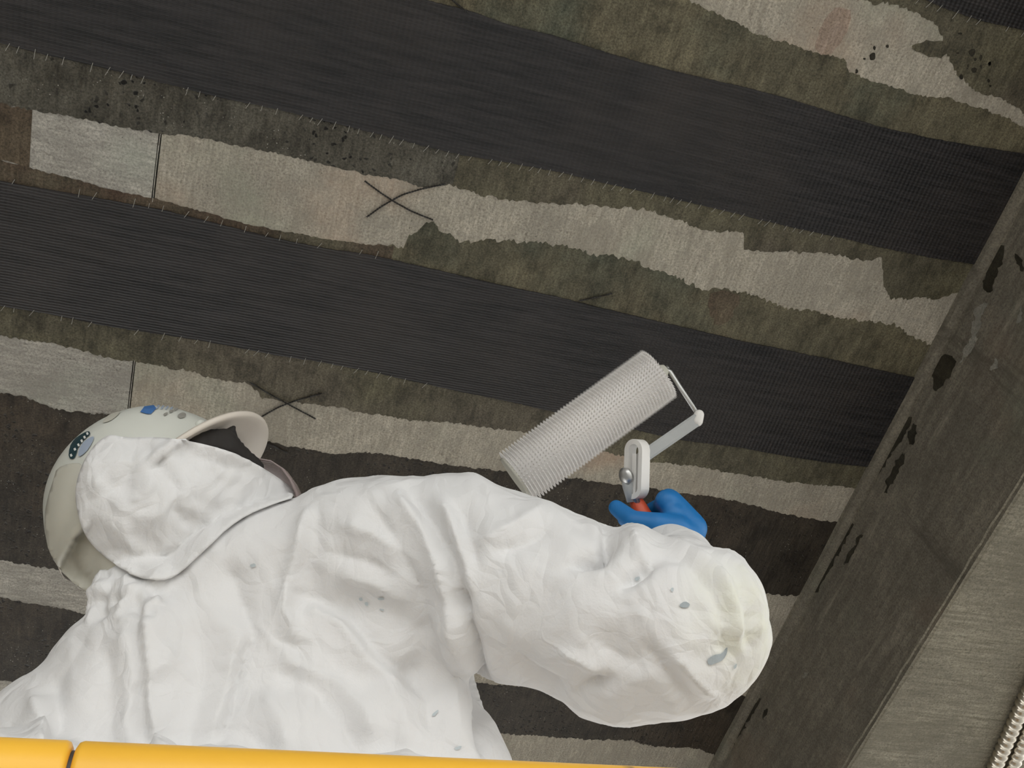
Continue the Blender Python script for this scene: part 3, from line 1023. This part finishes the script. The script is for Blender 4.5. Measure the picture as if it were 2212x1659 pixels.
# cloth folds: every fold is a curve laid over the body, its profile pushes the cloth in or out
# (pixel curve, half width px, height m, kind)  kind: ridge / groove / step (left side proud of right side)
FOLDS = [
    ([(668, 1090), (640, 1190), (616, 1275), (612, 1320), (645, 1392)], 20, .010, 'ridge'),
    ([(690, 1100), (668, 1200), (648, 1270)], 40, -.006, 'ridge'),
    ([(312, 1275), (314, 1412), (322, 1526), (337, 1620)], 46, .011, 'step'),
    ([(545, 1352), (520, 1430), (499, 1516), (470, 1600)], 44, -.012, 'step'),
    ([(364, 1385), (362, 1435), (317, 1474)], 26, .007, 'ridge'),
    ([(430, 1330), (440, 1450), (410, 1560), (400, 1640)], 60, -.008, 'ridge'),
    ([(489, 1204), (520, 1290), (546, 1350), (640, 1398), (645, 1440)], 30, -.009, 'ridge'),
    ([(540, 1330), (590, 1380), (650, 1415)], 18, .007, 'ridge'),
    ([(624, 1272), (690, 1292), (754, 1318), (832, 1422), (925, 1474)], 34, -.011, 'ridge'),
    ([(640, 1300), (740, 1350), (800, 1430), (880, 1490)], 26, .008, 'ridge'),
    ([(598, 1407), (660, 1450), (728, 1474), (780, 1540), (811, 1610)], 28, .010, 'ridge'),
    ([(600, 1440), (690, 1480), (740, 1540), (770, 1620)], 30, -.009, 'ridge'),
    ([(560, 1480), (610, 1560), (620, 1640)], 30, .007, 'ridge'),
    ([(520, 1560), (560, 1600), (600, 1640)], 24, -.006, 'ridge'),
    ([(870, 1040), (930, 1120), (975, 1210), (1003, 1326)], 24, -.009, 'ridge'),
    ([(850, 1060), (905, 1130), (945, 1220), (975, 1330), (1000, 1440)], 22, .009, 'ridge'),
    ([(940, 1060), (975, 1130), (1005, 1220), (1020, 1290)], 20, .007, 'ridge'),
    ([(985, 1075), (1010, 1150), (1030, 1230)], 18, -.006, 'ridge'),
    ([(800, 1080), (850, 1160), (900, 1270), (930, 1390)], 26, -.007, 'ridge'),
    ([(979, 1266), (1003, 1326), (1027, 1417), (1040, 1469), (1062, 1492)], 13, -.013, 'ridge'),
    ([(940, 1300), (970, 1400), (985, 1500), (990, 1630)], 30, .005, 'ridge'),
    ([(900, 1400), (930, 1500), (940, 1600)], 40, -.008, 'ridge'),
    ([(1030, 1440), (1045, 1520), (1048, 1640)], 14, -.012, 'ridge'),
    ([(830, 1460), (870, 1540), (880, 1640)], 26, .006, 'ridge'),
    ([(720, 1130), (800, 1150), (880, 1200)], 26, .006, 'ridge'),
    ([(700, 1190), (780, 1210), (860, 1250)], 24, -.006, 'ridge'),
    ([(730, 1240), (810, 1260), (890, 1310)], 24, .006, 'ridge'),
    ([(1060, 1190), (1140, 1165), (1200, 1130)], 26, -.007, 'ridge'),
    ([(1020, 1180), (1120, 1130), (1180, 1090)], 24, .006, 'ridge'),
    ([(1305, 1130), (1313, 1171), (1297, 1199), (1230, 1220)], 14, -.024, 'ridge'),
    ([(1340, 1140), (1380, 1180), (1400, 1215)], 30, .010, 'ridge'),
    ([(1404, 1185), (1408, 1214), (1370, 1240), (1329, 1274)], 18, -.013, 'ridge'),
    ([(1436, 1165), (1500, 1180), (1555, 1222), (1595, 1318), (1600, 1400)], 16, .005, 'ridge'),
    ([(1470, 1165), (1540, 1190), (1590, 1240), (1620, 1330), (1618, 1410)], 13, -.005, 'ridge'),
    ([(1410, 1190), (1480, 1205), (1540, 1270), (1570, 1350), (1570, 1440)], 16, -.005, 'ridge'),
    ([(1540, 1165), (1600, 1215), (1640, 1310), (1640, 1400)], 11, .004, 'ridge'),
    ([(1194, 1397), (1260, 1430), (1313, 1469)], 24, .009, 'ridge'),
    ([(1235, 1500), (1270, 1482), (1330, 1470)], 18, -.010, 'ridge'),
    ([(1270, 1370), (1330, 1420), (1400, 1450)], 40, -.006, 'ridge'),
    ([(1090, 1400), (1150, 1460), (1230, 1500)], 30, -.008, 'ridge'),
    ([(1380, 1380), (1450, 1470), (1500, 1530)], 30, -.006, 'ridge'),
    ([(1440, 1400), (1510, 1480), (1560, 1520)], 22, .006, 'ridge'),
    ([(1220, 1515), (1300, 1545), (1400, 1560)], 26, .006, 'ridge'),
    ([(60, 1480), (90, 1560), (80, 1640)], 26, .009, 'ridge'),
    ([(110, 1450), (130, 1540), (120, 1640)], 30, -.008, 'ridge'),
    ([(230, 1390), (240, 1500), (240, 1640)], 34, -.006, 'ridge'),
    ([(270, 1340), (285, 1450), (270, 1620)], 26, .007, 'ridge'),
]
disp = np.zeros(len(co))
vis = facing > -.25
for pts, hw, h, kind in FOLDS:
    pl = np.array(resample(pts, 8))
    lo = pl.min(0) - 3 * hw; hi = pl.max(0) + 3 * hw
    idx = np.where(vis & (PXY[:, 0] > lo[0]) & (PXY[:, 0] < hi[0]) & (PXY[:, 1] > lo[1]) & (PXY[:, 1] < hi[1]))[0]
    if len(idx) == 0:
        continue
    pp = PXY[idx]
    d2 = ((pp[:, None, :] - pl[None, :, :]) ** 2).sum(2)
    k = d2.argmin(1)
    d = np.sqrt(d2[np.arange(len(idx)), k])
    end = np.minimum(k, len(pl) - 1 - k) * 8.0
    taper = np.clip(end / 45.0 + .1, 0, 1)
    tg = pl[np.minimum(k + 1, len(pl) - 1)] - pl[np.maximum(k - 1, 0)]
    side = np.sign((pp[:, 0] - pl[k, 0]) * tg[:, 1] - (pp[:, 1] - pl[k, 1]) * tg[:, 0])
    if kind == 'ridge':
        a = d / hw
        prof = np.maximum(np.exp(-a * 1.5) * .75 + .25 * np.exp(-a * a), 0)
        disp[idx] += 1.7 * h * prof * taper
    else:
        a = d / hw
        sd = side * d
        prof = np.where(sd > 0, np.exp(-a * 1.1), np.where(sd > -14, 1 + sd / 14 * 1.35, -.35 * np.exp(-(a - 14 / hw) * 1.4)))
        disp[idx] += 1.5 * h * prof * taper
# fine crumple everywhere
for i in range(len(co)):
    c_ = co[i]
    p1 = Vector((c_[0] * 9, c_[1] * 9, c_[2] * 5))
    p2 = Vector((c_[0] * 24, c_[1] * 24, c_[2] * 15))
    d1 = noise.voronoi(p1 * .8 + Vector((noise.noise(p2 * .4), noise.noise(p2 * .4 + Vector((7, 0, 0))), 0)) * .35)[0]
    d2_ = noise.voronoi(p2 * .62 + Vector((3, 1, 7)))[0]
    disp[i] += .013 * (d1[1] - d1[0] - .22) - .0075 * (d2_[1] - d2_[0] - .2)
    if 185 < PXY[i, 0] < 345 and 1235 < PXY[i, 1] < 1345:
        disp[i] += .011 * noise.noise(Vector(c_) * 42) + .006 * noise.noise(Vector(c_) * 90)
co2 = co + nr * disp[:, None]
dsm = np.bincount(ed.ravel(), minlength=len(co)).astype(float)[:, None]
for it in range(1):
    s_ = np.zeros_like(co2)
    np.add.at(s_, ed[:, 0], co2[ed[:, 1]])
    np.add.at(s_, ed[:, 1], co2[ed[:, 0]])
    co2 = co2 + .35 * (s_ / dsm - co2)
coverall = mk('coverall', co2.tolist(), faces, M['suit'], person, True)
body_bvh = bvh_of(co2, faces)

# ---- head, in a frame given by the hat: front, crown and near side
hr, hu, ht = frame(345, 1110)
th = math.radians(22.5)
HF = (hr * .775 + hu * .63).normalized()
HU0 = (hr * -.63 + hu * .775).normalized()
HU = (HU0 * math.cos(th) - ht * math.sin(th)).normalized()
HS = (ht * math.cos(th) + HU0 * math.sin(th)).normalized()
k_ = mpp(345, 1110, HT)
HC = P(345, 1110, HT) + HU0 * 20 * k_          # centre of the rim plane


def hp(f_, u_, s_):
    return HC + HF * f_ + HU * u_ + HS * s_


head = MB()
head.ellipsoid(hp(-.005, .01, 0), HF, HS, HU, .098, .079, .105)
head.ellipsoid(hp(.025, -.075, 0), HF, HS, HU, .072, .06, .085)
head.ellipsoid(hp(.055, -.135, 0), HF, HS, HU, .038, .034, .03)
head.capsule(hp(.095, -.045, 0), hp(.112, -.08, 0), .009, .014, 10)
for s in (-1, 1):
    head.ellipsoid(hp(-.01, -.055, s * .08), HF, HS, HU, .02, .01, .032, 12, 8)
    head.ellipsoid(hp(.085, -.028, s * .03), HF, HS, HU, .012, .022, .008, 12, 8)
head.ellipsoid(hp(.092, -.108, 0), HF, HS, HU, .008, .022, .006, 12, 8)
head.ellipsoid(hp(.091, -.119, 0), HF, HS, HU, .009, .019, .006, 12, 8)
head.capsule(hp(-.02, -.09, 0), hp(-.045, -.17, 0), .058, .064)
hco, hed, hfc = remesh_arrays(head, .004, 5)
mk('head', hco.tolist(), hfc, M['skin'], person, True)
# dark hair and knitted cap under the hat
hair = MB()
hair.ellipsoid(hp(0.004, .012, 0), HF, HS, HU, .106, .088, .106, 32, 18)
hair.ellipsoid(hp(-.03, -.04, 0), HF, HS, HU, .085, .086, .085, 28, 16)
hair.capsule(hp(.088, -.012, .03), hp(.088, -.012, -.03), .017, .017)
hair.ellipsoid(hp(.03, -.05, .05), HF, HS, HU, .075, .03, .05)
for (x_, y_, d_, r_), (x2, y2, d2, r2) in (((425, 968, .078, 34), (478, 966, .075, 40)), ((478, 966, .075, 40), (520, 990, .065, 26)), ((520, 990, .065, 26), (552, 1010, .055, 20)), ((500, 934, .068, 9), (503, 924, .066, 9))):
    hair.capsule(P(x_, y_, HT - d_), P(x2, y2, HT - d2), r_ * .00058, r2 * .00058)
cc, ce, cf = remesh_arrays(hair, .004, 4)
cn = vert_normals(cc, cf)
for i in range(len(cc)):
    cc[i] += cn[i] * (.0022 * noise.noise(Vector(cc[i]) * 160))
mk('hair', cc.tolist(), cf, M['hair'], person, True)

# ---- hard hat
DA, DW, DH = .126, .108, .127
hat_v, hat_f = [], []
NU, NV = 64, 22


def dome(i, k, infl=0.0):
    e = i / NV * math.pi / 2           # 0 rim .. pi/2 crown
    a = 2 * math.pi * k / NU
    ce_, se = math.cos(e) ** .86, math.sin(e) ** .92
    x, y = math.cos(a), math.sin(a)
    L = DA * (.985 if x < 0 else .97)
    # raised centre ridge
    rid = .006 * math.exp(-(y * ce_ / .16) ** 2) * (1 if e > .35 else e / .35)
    # flare of the lower skirt
    fl = .006 * max(0, 1 - e / .5)
    return hp((L + fl + infl) * ce_ * x, (DH + rid + infl) * se, (DW + fl + infl) * ce_ * y)


def shell(infl):
    v = [dome(i, k, infl) for i in range(NV) for k in range(NU)] + [hp(0, DH + .006 + infl, 0)]
    f = []
    for i in range(NV - 1):
        for k in range(NU):
            k2 = (k + 1) % NU
            f.append((i * NU + k, i * NU + k2, (i + 1) * NU + k2, (i + 1) * NU + k))
    f += [((NV - 1) * NU + k, (NV - 1) * NU + (k + 1) % NU, NV * NU) for k in range(NU)]
    return v, f


vo, fo = shell(0)
vi, fi = shell(-.003)
n = len(vo)
hv = vo + vi
hf = fo + [tuple(reversed([a + n for a in t])) for t in fi] + [(k, n + k, n + (k + 1) % NU, (k + 1) % NU) for k in range(NU)]
hat = mk('hard_hat', hv, hf, M['hat'], person, True)
tag(hat, 'white hard hat with stickers, tilted back')
hat_bvh = bvh_of(vo, fo)
# brim: wide visor in front, narrow lip around
bv_, bf_ = [], []
prof = [(0, -.004), (.35, -.004), (.75, -.007), (.93, -.010), (1.0, -.0085), (1.012, -.006), (1.0, -.0035), (.93, -.0045), (.75, -.002), (.35, .002), (0, .003)]
NB = 96
for k in range(NB):
    a = 2 * math.pi * k / NB
    x, y = math.cos(a), math.sin(a)
    ex = .003 + .044 * max(0, x) ** 1.3
    L = (DA * (.985 if x < 0 else .97) + .004)
    for r_, z_ in prof:
        drop = .002 * max(0, x) * (r_ ** 2)
        bv_.append(hp((L + ex * r_) * x, z_ + drop + .003, (DW + .004 + ex * r_ * .95) * (1 + .14 * max(0, x) * r_) * y))
np_ = len(prof)
for k in range(NB):
    k2 = (k + 1) % NB
    for j in range(np_):
        j2 = (j + 1) % np_
        bf_.append((k * np_ + j, k2 * np_ + j, k2 * np_ + j2, k * np_ + j2))
brim = mk('brim', bv_, bf_, M['hat_in'], hat, True)
# suspension band inside and a rib and slot boss on the shell
sb = MB()
ring = [hp((DA - .024) * math.cos(a), .012, (DW - .024) * math.sin(a)) for a in [2 * math.pi * k / 48 for k in range(48)]]
for k in range(48):
    a_, b_ = ring[k], ring[(k + 1) % 48]
    sb.add([a_ - HU * .016, b_ - HU * .016, b_ + HU * .016, a_ + HU * .016], [(0, 1, 2, 3)])
sbo = sb.build('suspension_band', M['black'], hat)
md = sbo.modifiers.new('s', 'SOLIDIFY'); md.thickness = .003


def hat_decal(name, poly, mat, lift_=.0012, parent=hat, bv=None, step=6, soft=1):
    pl = smooth_closed(poly, soft) if soft else list(poly)
    p2, tris, nb = fill_poly(pl, step)
    v = []
    for x, y in p2:
        d = ray(x, y)
        h_, nn, _, dist = (bv or hat_bvh).ray_cast(CAM, d)
        if h_ is None:
            h_, nn, _, _ = (bv or hat_bvh).find_nearest(P(x, y, HT))
        if nn.dot(d) > 0:
            nn = -nn
        v.append(h_ + nn * lift_)
    if not tris:
        return None
    return mk(name, v, tris, mat, parent)


for y0 in (.035, -.035):
    pts = [hp(.10 * math.cos(a), .002 + .118 * math.sin(a), y0 + y0 * .35 * math.cos(a)) for a in [i * math.pi / 2 / 12 * .55 for i in range(13)]]
    MB().tube(pts, [.007 * (1 - i / 14) for i in range(13)], 8).build('rib', M['hat'], hat, True)
for px_, py_, r_ in ((443, 893, .007),):
    h_, nn, _, _ = hat_bvh.find_nearest(P(px_, py_, HT - .05))
    MB().ellipsoid(h_, HF, HS, HU, r_, r_ * 1.2, r_ * .8, 16, 10).build('slot_boss', M['hat'], hat, True)
# stickers on the shell
hat_decal('sticker', [(150, 990), (152, 968), (162, 950), (180, 938), (194, 932), (197, 940), (184, 950), (171, 965), (166, 985), (160, 994)], M['sticker_dark'], .0016)
hat_decal('sticker', [(170, 990), (172, 972), (182, 956), (196, 946), (206, 944), (200, 960), (186, 980)], M['sticker_pale'], .0016)
for i in range(6):
    a = i / 5
    x = 154 + 34 * a + 2 * math.sin(a * 3); y = 984 - 46 * a ** .8
    hat_decal('sticker_letter', [(x, y), (x + 4, y - 2), (x + 6, y + 3), (x + 2, y + 5)], M['sticker_white'], .0024, step=4, soft=0)
hat_decal('sticker', [(303, 892), (312, 880), (332, 877), (338, 884), (326, 896), (318, 896)], M['sticker_blue'], .0014, soft=0)
for i in range(4):
    x = 336 + i * 10; y = 880 + i * .5
    hat_decal('sticker_letter', [(x, y + 5), (x + 5, y - 3), (x + 9, y - 3), (x + 4, y + 5)], M['sticker_pale'], .0014, step=4, soft=0)
for x, y in ((352, 896), (364, 890), (374, 885)):
    hat_decal('sticker_letter', [(x, y), (x + 9, y - 4), (x + 11, y), (x + 3, y + 5)], M['sticker_grey'], .0014, step=4)
hat_decal('sticker', [(382, 900), (392, 892), (402, 895), (400, 903), (388, 906)], M['sticker_grey'], .0014, step=5)
hat_decal('scuff', [(220, 916), (232, 900), (252, 892), (262, 890), (254, 900), (238, 912)], M['film'], .0014)

# cream plastic cover hanging from the back of the hat
def drape(name, poly, tfun, mat, thick, parent, step=9, label=None, sm=1, amp=0.0, fold=None, clamp=None):
    """cloth panel: outline in the picture, depth from what it lies on, real thickness"""
    pl = smooth_closed(poly, sm)
    p2, tris, nb = fill_poly(pl, step)
    ctr = P(*pl[0], HT)
    v = []
    for x, y in p2:
        t = tfun(x, y)
        if amp:
            t += amp * (abs(noise.noise((x * .011, y * .011, 3))) * 1.6 + .5 * abs(noise.noise((x * .028, y * .028, 7))))
        if fold:
            t += fold(x, y)
        if clamp:
            t = min(t, clamp(x, y))
        v.append(P(x, y, t))
    o = mk(name, v, tris, mat, parent, True)
    # make the picture side the outer side
    nn = sum((p.normal for p in o.data.polygons), Vector())
    if nn.dot(CAM - v[0]) < 0:
        o.data.flip_normals()
    m_ = o.modifiers.new('thickness', 'SOLIDIFY')
    m_.thickness = thick; m_.offset = -1
    return o


_o = len(vo)
hatbrim_bvh = bvh_of(vo + bv_, fo + [tuple(i + _o for i in t) for t in bf_])
hair_bvh = bvh_of(cc, cf)


def hat_t(x, y):
    best = None
    for bb in (hatbrim_bvh, hair_bvh):
        h_, nn, _, dist = bb.ray_cast(CAM, ray(x, y))
        if h_ is not None:
            best = dist if best is None else min(best, dist)
    return best


def body_t(x, y):
    h_, nn, _, dist = body_bvh.ray_cast(CAM, ray(x, y))
    return dist if h_ is not None else None


def cover_t(x, y):
    return HT - .04 - .03 * max(0, min(1, (x - 110) / 130))


def cover_clamp(x, y):
    t = 9.0
    for dx, dy in ((0, 0), (6, 0), (-6, 0), (0, 6), (0, -6)):
        b1 = hat_t(x + dx, y + dy)
        if b1 is not None: t = min(t, b1 - .003)
    return t


COVER = [(122, 1012), (150, 1000), (178, 1000), (225, 1060), (280, 1150), (300, 1230), (260, 1310), (196, 1286), (142, 1246), (106, 1197), (96, 1146), (96, 1108), (104, 1070), (117, 1030)]
cover = drape('plastic_cover', COVER, cover_t, M['film'], .0015, hat, 8, amp=.012, clamp=lambda x, y: cover_clamp(x, y) - .007 * abs(math.sin((x + y * .35) * .035)))

cover_bvh = bvh_of([ORIGIN[cover.name] + v.co for v in cover.data.vertices], [tuple(p.vertices) for p in cover.data.polygons])


def hood_t(x, y):
    d = math.hypot((x - 330) / 1.25, y - 1085) / 150
    t = HT - .135 + .045 * d * d
    return t


def hood_clamp(x, y):
    t = 9.0
    for dx, dy in ((0, 0), (7, 0), (-7, 0), (0, 7), (0, -7)):
        b1 = hat_t(x + dx, y + dy)
        if b1 is not None: t = min(t, b1 - .004)
        b2 = body_t(x + dx, y + dy)
        if b2 is not None: t = min(t, b2 - .007)
        h3 = cover_bvh.ray_cast(CAM, ray(x + dx, y + dy))
        if h3[0] is not None: t = min(t, h3[3] - .004)
    return t


HOOD_F = [([(290, 958), (285, 1000), (272, 1045), (225, 1070)], 16, .010), ([(300, 950), (340, 1000), (380, 1050), (375, 1100), (400, 1120)], 14, .009),
          ([(420, 1080), (470, 1105), (510, 1110)], 14, .007), ([(200, 1000), (215, 1080), (250, 1150), (330, 1215)], 22, -.006),
          ([(380, 960), (460, 1010), (560, 1045)], 26, -.006), ([(430, 985), (470, 1040), (500, 1080)], 18, .005), ([(360, 1225), (400, 1190), (440, 1130)], 20, .006)]


def hood_fold(x, y):
    s = 0
    for pl, hw, h in HOOD_F:
        d = min(math.hypot(x - a, y - b_) for a, b_ in resample(pl, 8))
        s += h * math.exp(-(d / hw) ** 1.3)
    return s


HOOD = [(235, 936), (272, 946), (330, 943), (400, 950), (480, 969), (540, 994), (600, 1030), (648, 1068), (598, 1082), (512, 1118), (440, 1188), (372, 1250), (335, 1256), (270, 1234), (216, 1196), (184, 1160), (167, 1110), (161, 1060), (173, 1010), (200, 963)]
hood = drape('hood', HOOD, hood_t, M['suit'], .0022, person, 8, sm=2, amp=.009, fold=hood_fold, clamp=hood_clamp)
dg = bpy.context.evaluated_depsgraph_get()
hood_bvh0 = bvh_of([ORIGIN[hood.name] + v.co for v in hood.data.vertices], [tuple(p.vertices) for p in hood.data.polygons])


# clear face shield curving round the face
prof_px = [(520, 985), (552, 988), (585, 994), (610, 1010), (628, 1035), (640, 1062), (646, 1090), (640, 1130)]
sv, sf = [], []
sh_n = 8
for i, (x, y) in enumerate(prof_px):
    for j in range(sh_n):
        u_ = j / (sh_n - 1)
        sv.append(P(x, y, HT - .035) - HS * (u_ * .09) + HF * (.006 * math.sin(math.pi * u_)))
for i in range(len(prof_px) - 1):
    for j in range(sh_n - 1):
        sf.append((i * sh_n + j, i * sh_n + j + 1, (i + 1) * sh_n + j + 1, (i + 1) * sh_n + j))
so = mk('face_shield', sv, sf, M['shield'], person, True)
m_ = so.modifiers.new('s', 'SOLIDIFY'); m_.thickness = .002

# paint smudges on the coverall
SMUDGE = [([(776, 1290), (783, 1289), (785, 1297), (778, 1297)], 0), ([(788, 1300), (796, 1299), (797, 1308), (790, 1308)], 0), ([(815, 1290), (828, 1288), (833, 1293), (820, 1295)], 0),
          ([(818, 1314), (832, 1316), (826, 1321)], 0), ([(1465, 1308), (1478, 1299), (1490, 1305), (1486, 1313), (1472, 1314)], 1), ([(1448, 1272), (1455, 1270), (1454, 1279), (1449, 1279)], 0),
          ([(1525, 1425), (1540, 1414), (1558, 1412), (1572, 1394), (1570, 1410), (1560, 1426), (1545, 1432), (1530, 1438)], 1), ([(1582, 1440), (1590, 1430), (1589, 1440), (1584, 1445)], 0),
          ([(1368, 1248), (1380, 1244), (1382, 1252), (1372, 1255)], 0), ([(932, 1546), (946, 1534), (948, 1538), (938, 1550)], 0), ([(980, 1616), (996, 1610), (994, 1618), (984, 1621)], 0),
          ([(540, 1220), (552, 1216), (554, 1224), (544, 1226)], 0)]
for pl, kd in SMUDGE:
    hat_decal('paint_smudge', pl, M['stain_dark' if kd else 'stain'], .0016, coverall, body_bvh, 5, 1)

# boots
for s in (-1, 1):
    bt = MB()
    x = .12 + s * .12
    bt.capsule((x, .95, DECK_Z + .20), (x, .94, DECK_Z + .05), .06, .052)
    bt.capsule((x, .92, DECK_Z + .05), (x + s * .015, 1.10, DECK_Z + .045), .05, .044)
    bt.box((x - .05, .88, DECK_Z + .001), (x + .055, 1.15, DECK_Z + .03))
    bc, be, bf2 = remesh_arrays(bt, .006, 3)
    bc[:, 2] = np.maximum(bc[:, 2], DECK_Z + .001)
    mk('boot', bc.tolist(), bf2, M['boot'], person, True)


# ------------------------------------------------------------------ hands
def hand(c, ax, ay, az, wrist, name, mat):
    """fist closed round an axis az; palm on +ax, fingers wrap over +ay, thumb over -ay"""
    h = MB()
    R_ = .0265

    def L(x, y, z):
        return c + ax * x + ay * y + az * z
    # palm block
    for z0 in (-.036, -.014, .008, .028):
        h.capsule(L(.036, -.018, z0 - .004), L(.033, .022, z0), .0165, .015, 14)
    # four fingers with knuckle bends
    for z0, ln, r_ in ((-.036, .80, .0088), (-.014, .92, .0098), (.009, 1.0, .0102), (.031, .93, .0098)):
        pts = []
        for a in (38, 78, 122, 168, 168 + 58 * ln):
            aa = math.radians(a)
            rr_ = R_ + (.006 if a in (38, 78) else 0)
            pts.append(L(rr_ * math.cos(aa), rr_ * math.sin(aa), z0 + .004 * math.sin(aa)))
        for a, b_ in zip(pts, pts[1:]):
            h.capsule(a, b_, r_ * 1.04, r_ * .97, 12)
        h.ellipsoid(L(.040, .026, z0 + .002), ax, ay, az, .0125, .0125, .0105, 12, 8)
    # thumb leaves the side of the palm near its base and closes over the fingers
    tp = [L(.030, -.026, -.018), L(.006, -.037, -.004), L(-.020, -.034, .014), L(-.031, -.020, .044)]
    for (a, b_), (ra, rb) in zip(zip(tp, tp[1:]), ((.0185, .016), (.0155, .014), (.0138, .0115))):
        h.capsule(a, b_, ra, rb, 14)
    h.ellipsoid(L(.043, .0, .012), ax, ay, az, .019, .028, .033, 18, 12)
    h.capsule(L(.036, -.006, -.03), wrist, .028, .027, 16)
    h.capsule(L(.042, 0, .016), L(.052, -.004, -.022), .021, .021, 16)
    hc, he, hf_ = remesh_arrays(h, .0026, 4)
    return mk(name, hc.tolist(), hf_, mat, person, True)


GT = 1.45
gr, gu, gt = frame(1420, 1135)
gz = (gr * -.42 + gu * .86 - gt * .25).normalized()
gx = (gr - gz * gr.dot(gz)).normalized()
gx = (gx * .93 + gz.cross(gx) * -.0).normalized()
gy = gz.cross(gx)
if gy.dot(gt) > 0:
    gy = -gy
GC = P(1406, 1146, GT)
hand(GC, gx, gy, gz, P(1445, 1195, 1.45), 'glove', M['glove'])
# left hand on the far rail
lc = LROT @ Vector((-.19, LY1, RAIL_Z))
hand(lc, Vector((0, -.45, .89)), Vector((0, .89, .45)), Vector((1, 0, 0)), Vector((-.19, 1.24, RAIL_Z + .02)), 'glove', M['glove'])

# ------------------------------------------------------------------ spiked roller
roller = empty('paint_roller', GC, 'white spiked roller on a grey cage frame with orange handle, held by blue glove', 'paint roller')
m = MB()
h0, h1 = GC - gz * .065, GC + gz * .052
pts = [h0 + (h1 - h0) * (i / 12) for i in range(13)]
m.tube(pts, [.009, .0135, .0145, .0135, .0128, .0128, .0132, .0135, .0132, .0125, .0115, .0105, .0085], 18)
m.build('handle', M['orange'], roller, True)
TK = 1.455
j0 = GC + gz * .045
j1 = P(1362, 1060, TK)
MB().tube([j0, P(1378, 1086, TK), j1, P(1361, 1040, TK)], [.0055, .005, .0055, .006], 12).build('shank', M['steel'], roller, True)
# stadium loop of the swivel joint
lr, lu, lt = frame(1375, 1010)
la = P(1377, 955, TK); lb = P(1374, 1072, TK)
ld = (la - lb).normalized()
lside = (lr * .75 + lt * .66)
lside = (lside - ld * lside.dot(ld)).normalized()
loop = []
hw_ = .0125
L2 = (la - lb).length / 2 - hw_
lm = (la + lb) / 2
for k in range(40):
    a = 2 * math.pi * k / 40
    loop.append(lm + lside * hw_ * math.cos(a) + ld * (hw_ * math.sin(a) + (L2 if math.sin(a) >= 0 else -L2)))
m = MB()
lper = lside.cross(ld).normalized()
nlo = len(loop)
lv, lf = [], []
for k in range(nlo):
    out = (loop[k] - lm)
    out = (out - ld * max(-L2, min(L2, out.dot(ld)))).normalized()
    for a_, b_ in ((.004, .0085), (.004, -.0085), (-.003, -.0085), (-.003, .0085)):
        lv.append(loop[k] + out * a_ + lper * b_)
for k in range(nlo):
    k2 = (k + 1) % nlo
    for j in range(4):
        j2 = (j + 1) % 4
        lf.append((k * 4 + j, k2 * 4 + j, k2 * 4 + j2, k * 4 + j2))
lo_ = mk('swivel_loop', lv, lf, M['white_plastic'], roller)
MB().rbox(lm - ld * .008, lside, lper, ld, .0035, .007, L2 + .004, .001).build('loop_bar', M['white_plastic'], roller)
MB().tube([P(1346, 1030, TK - .01), P(1350, 1029, TK - .008), P(1356, 1027, TK - .004)], [.006, .0125, .011], 20).build('clamp_knob', M['steel'], roller, True)
MB().tube([P(1362, 1085, TK), P(1358, 1050, TK), P(1350, 1020, TK)], [.005, .009, .006], 10).build('clamp_arm', M['grey_plastic'], roller, True)
# frame: flat arm, elbow, thin rod
e0, e1 = P(1385, 990, TK), P(1508, 905, TK + .01)
ad = (e1 - e0).normalized()
sa = lt - ad * lt.dot(ad)
MB().rbox((e0 + e1) / 2, sa.cross(ad), sa, ad, .0088, .006, (e1 - e0).length / 2, .003).build('frame_arm', M['grey_plastic'], roller)
e2 = P(1503, 886, TK + .012)
MB().capsule(P(1506, 909, TK + .01), P(1510, 896, TK + .011), .0082, .0072, 16).build('elbow', M['white_plastic'], roller, True)
RT_R, RT_L = 1.475, 1.43
ra_ = P(1424, 807, RT_R)
rl_ = P(1114, 1033, RT_L)
raxis = (rl_ - ra_).normalized()
tip = ra_ - raxis * .016
MB().tube([P(1508, 896, TK + .011), P(1470, 838, TK + .018), P(1448, 803, TK + .022), P(1440, 797, TK + .023), tip, ra_ + raxis * .03], .0032, 10).build('frame_rod', M['steel'], roller, True)
RL = (rl_ - ra_).length
RC_R = .0395
core = MB()
core.tube([ra_ - raxis * .004, ra_, ra_ + raxis * .002, rl_ - raxis * .002, rl_], [.012, .016, .0335, .0335, .029], 32, cap=True)
core.build('core', M['roller'], roller, True)
e_ = MB().tube([rl_ - raxis * .003, rl_ + raxis * .0015, rl_ + raxis * .002], [.0335, .0345, .030], 32)
e_.build('end_cap', M['film'], roller, True)
MB().tube([ra_ + raxis * .002, ra_ - raxis * .004, ra_ - raxis * .012], [.03, .012, .007], 20).build('end_cap', M['film'], roller, True)
# one ring of spikes, repeated along the core
rx = raxis.orthogonal().normalized()
ry = raxis.cross(rx)
NS = 44
rv, rf = [], []
for k in range(NS):
    a = 2 * math.pi * k / NS
    da = 2 * math.pi / NS * .36
    c1 = rx * math.cos(a) + ry * math.sin(a)
    tv = -rx * math.sin(a) + ry * math.cos(a)
    b0 = len(rv)
    wv, wa = .0016, .0016
    rv += [c1 * .033 + tv * wv, c1 * .033 + raxis * wa, c1 * .033 - tv * wv, c1 * .033 - raxis * wa, c1 * .0432]
    rf += [(b0 + i, b0 + (i + 1) % 4, b0 + 4) for i in range(4)]
nring = 50
first = None
for i in range(nring):
    s = RL * (i + .5) / nring
    if first is None:
        first = mk('spike_ring', [ra_ + raxis * s + v for v in rv], rf, M['roller'], roller, False, origin=ra_ + raxis * s)
    else:
        o = first.copy(); COL.objects.link(o); o.parent = roller
        o.location = ra_ + raxis * s - ORIGIN[roller.name]
        # alternate rings sit half a tooth round
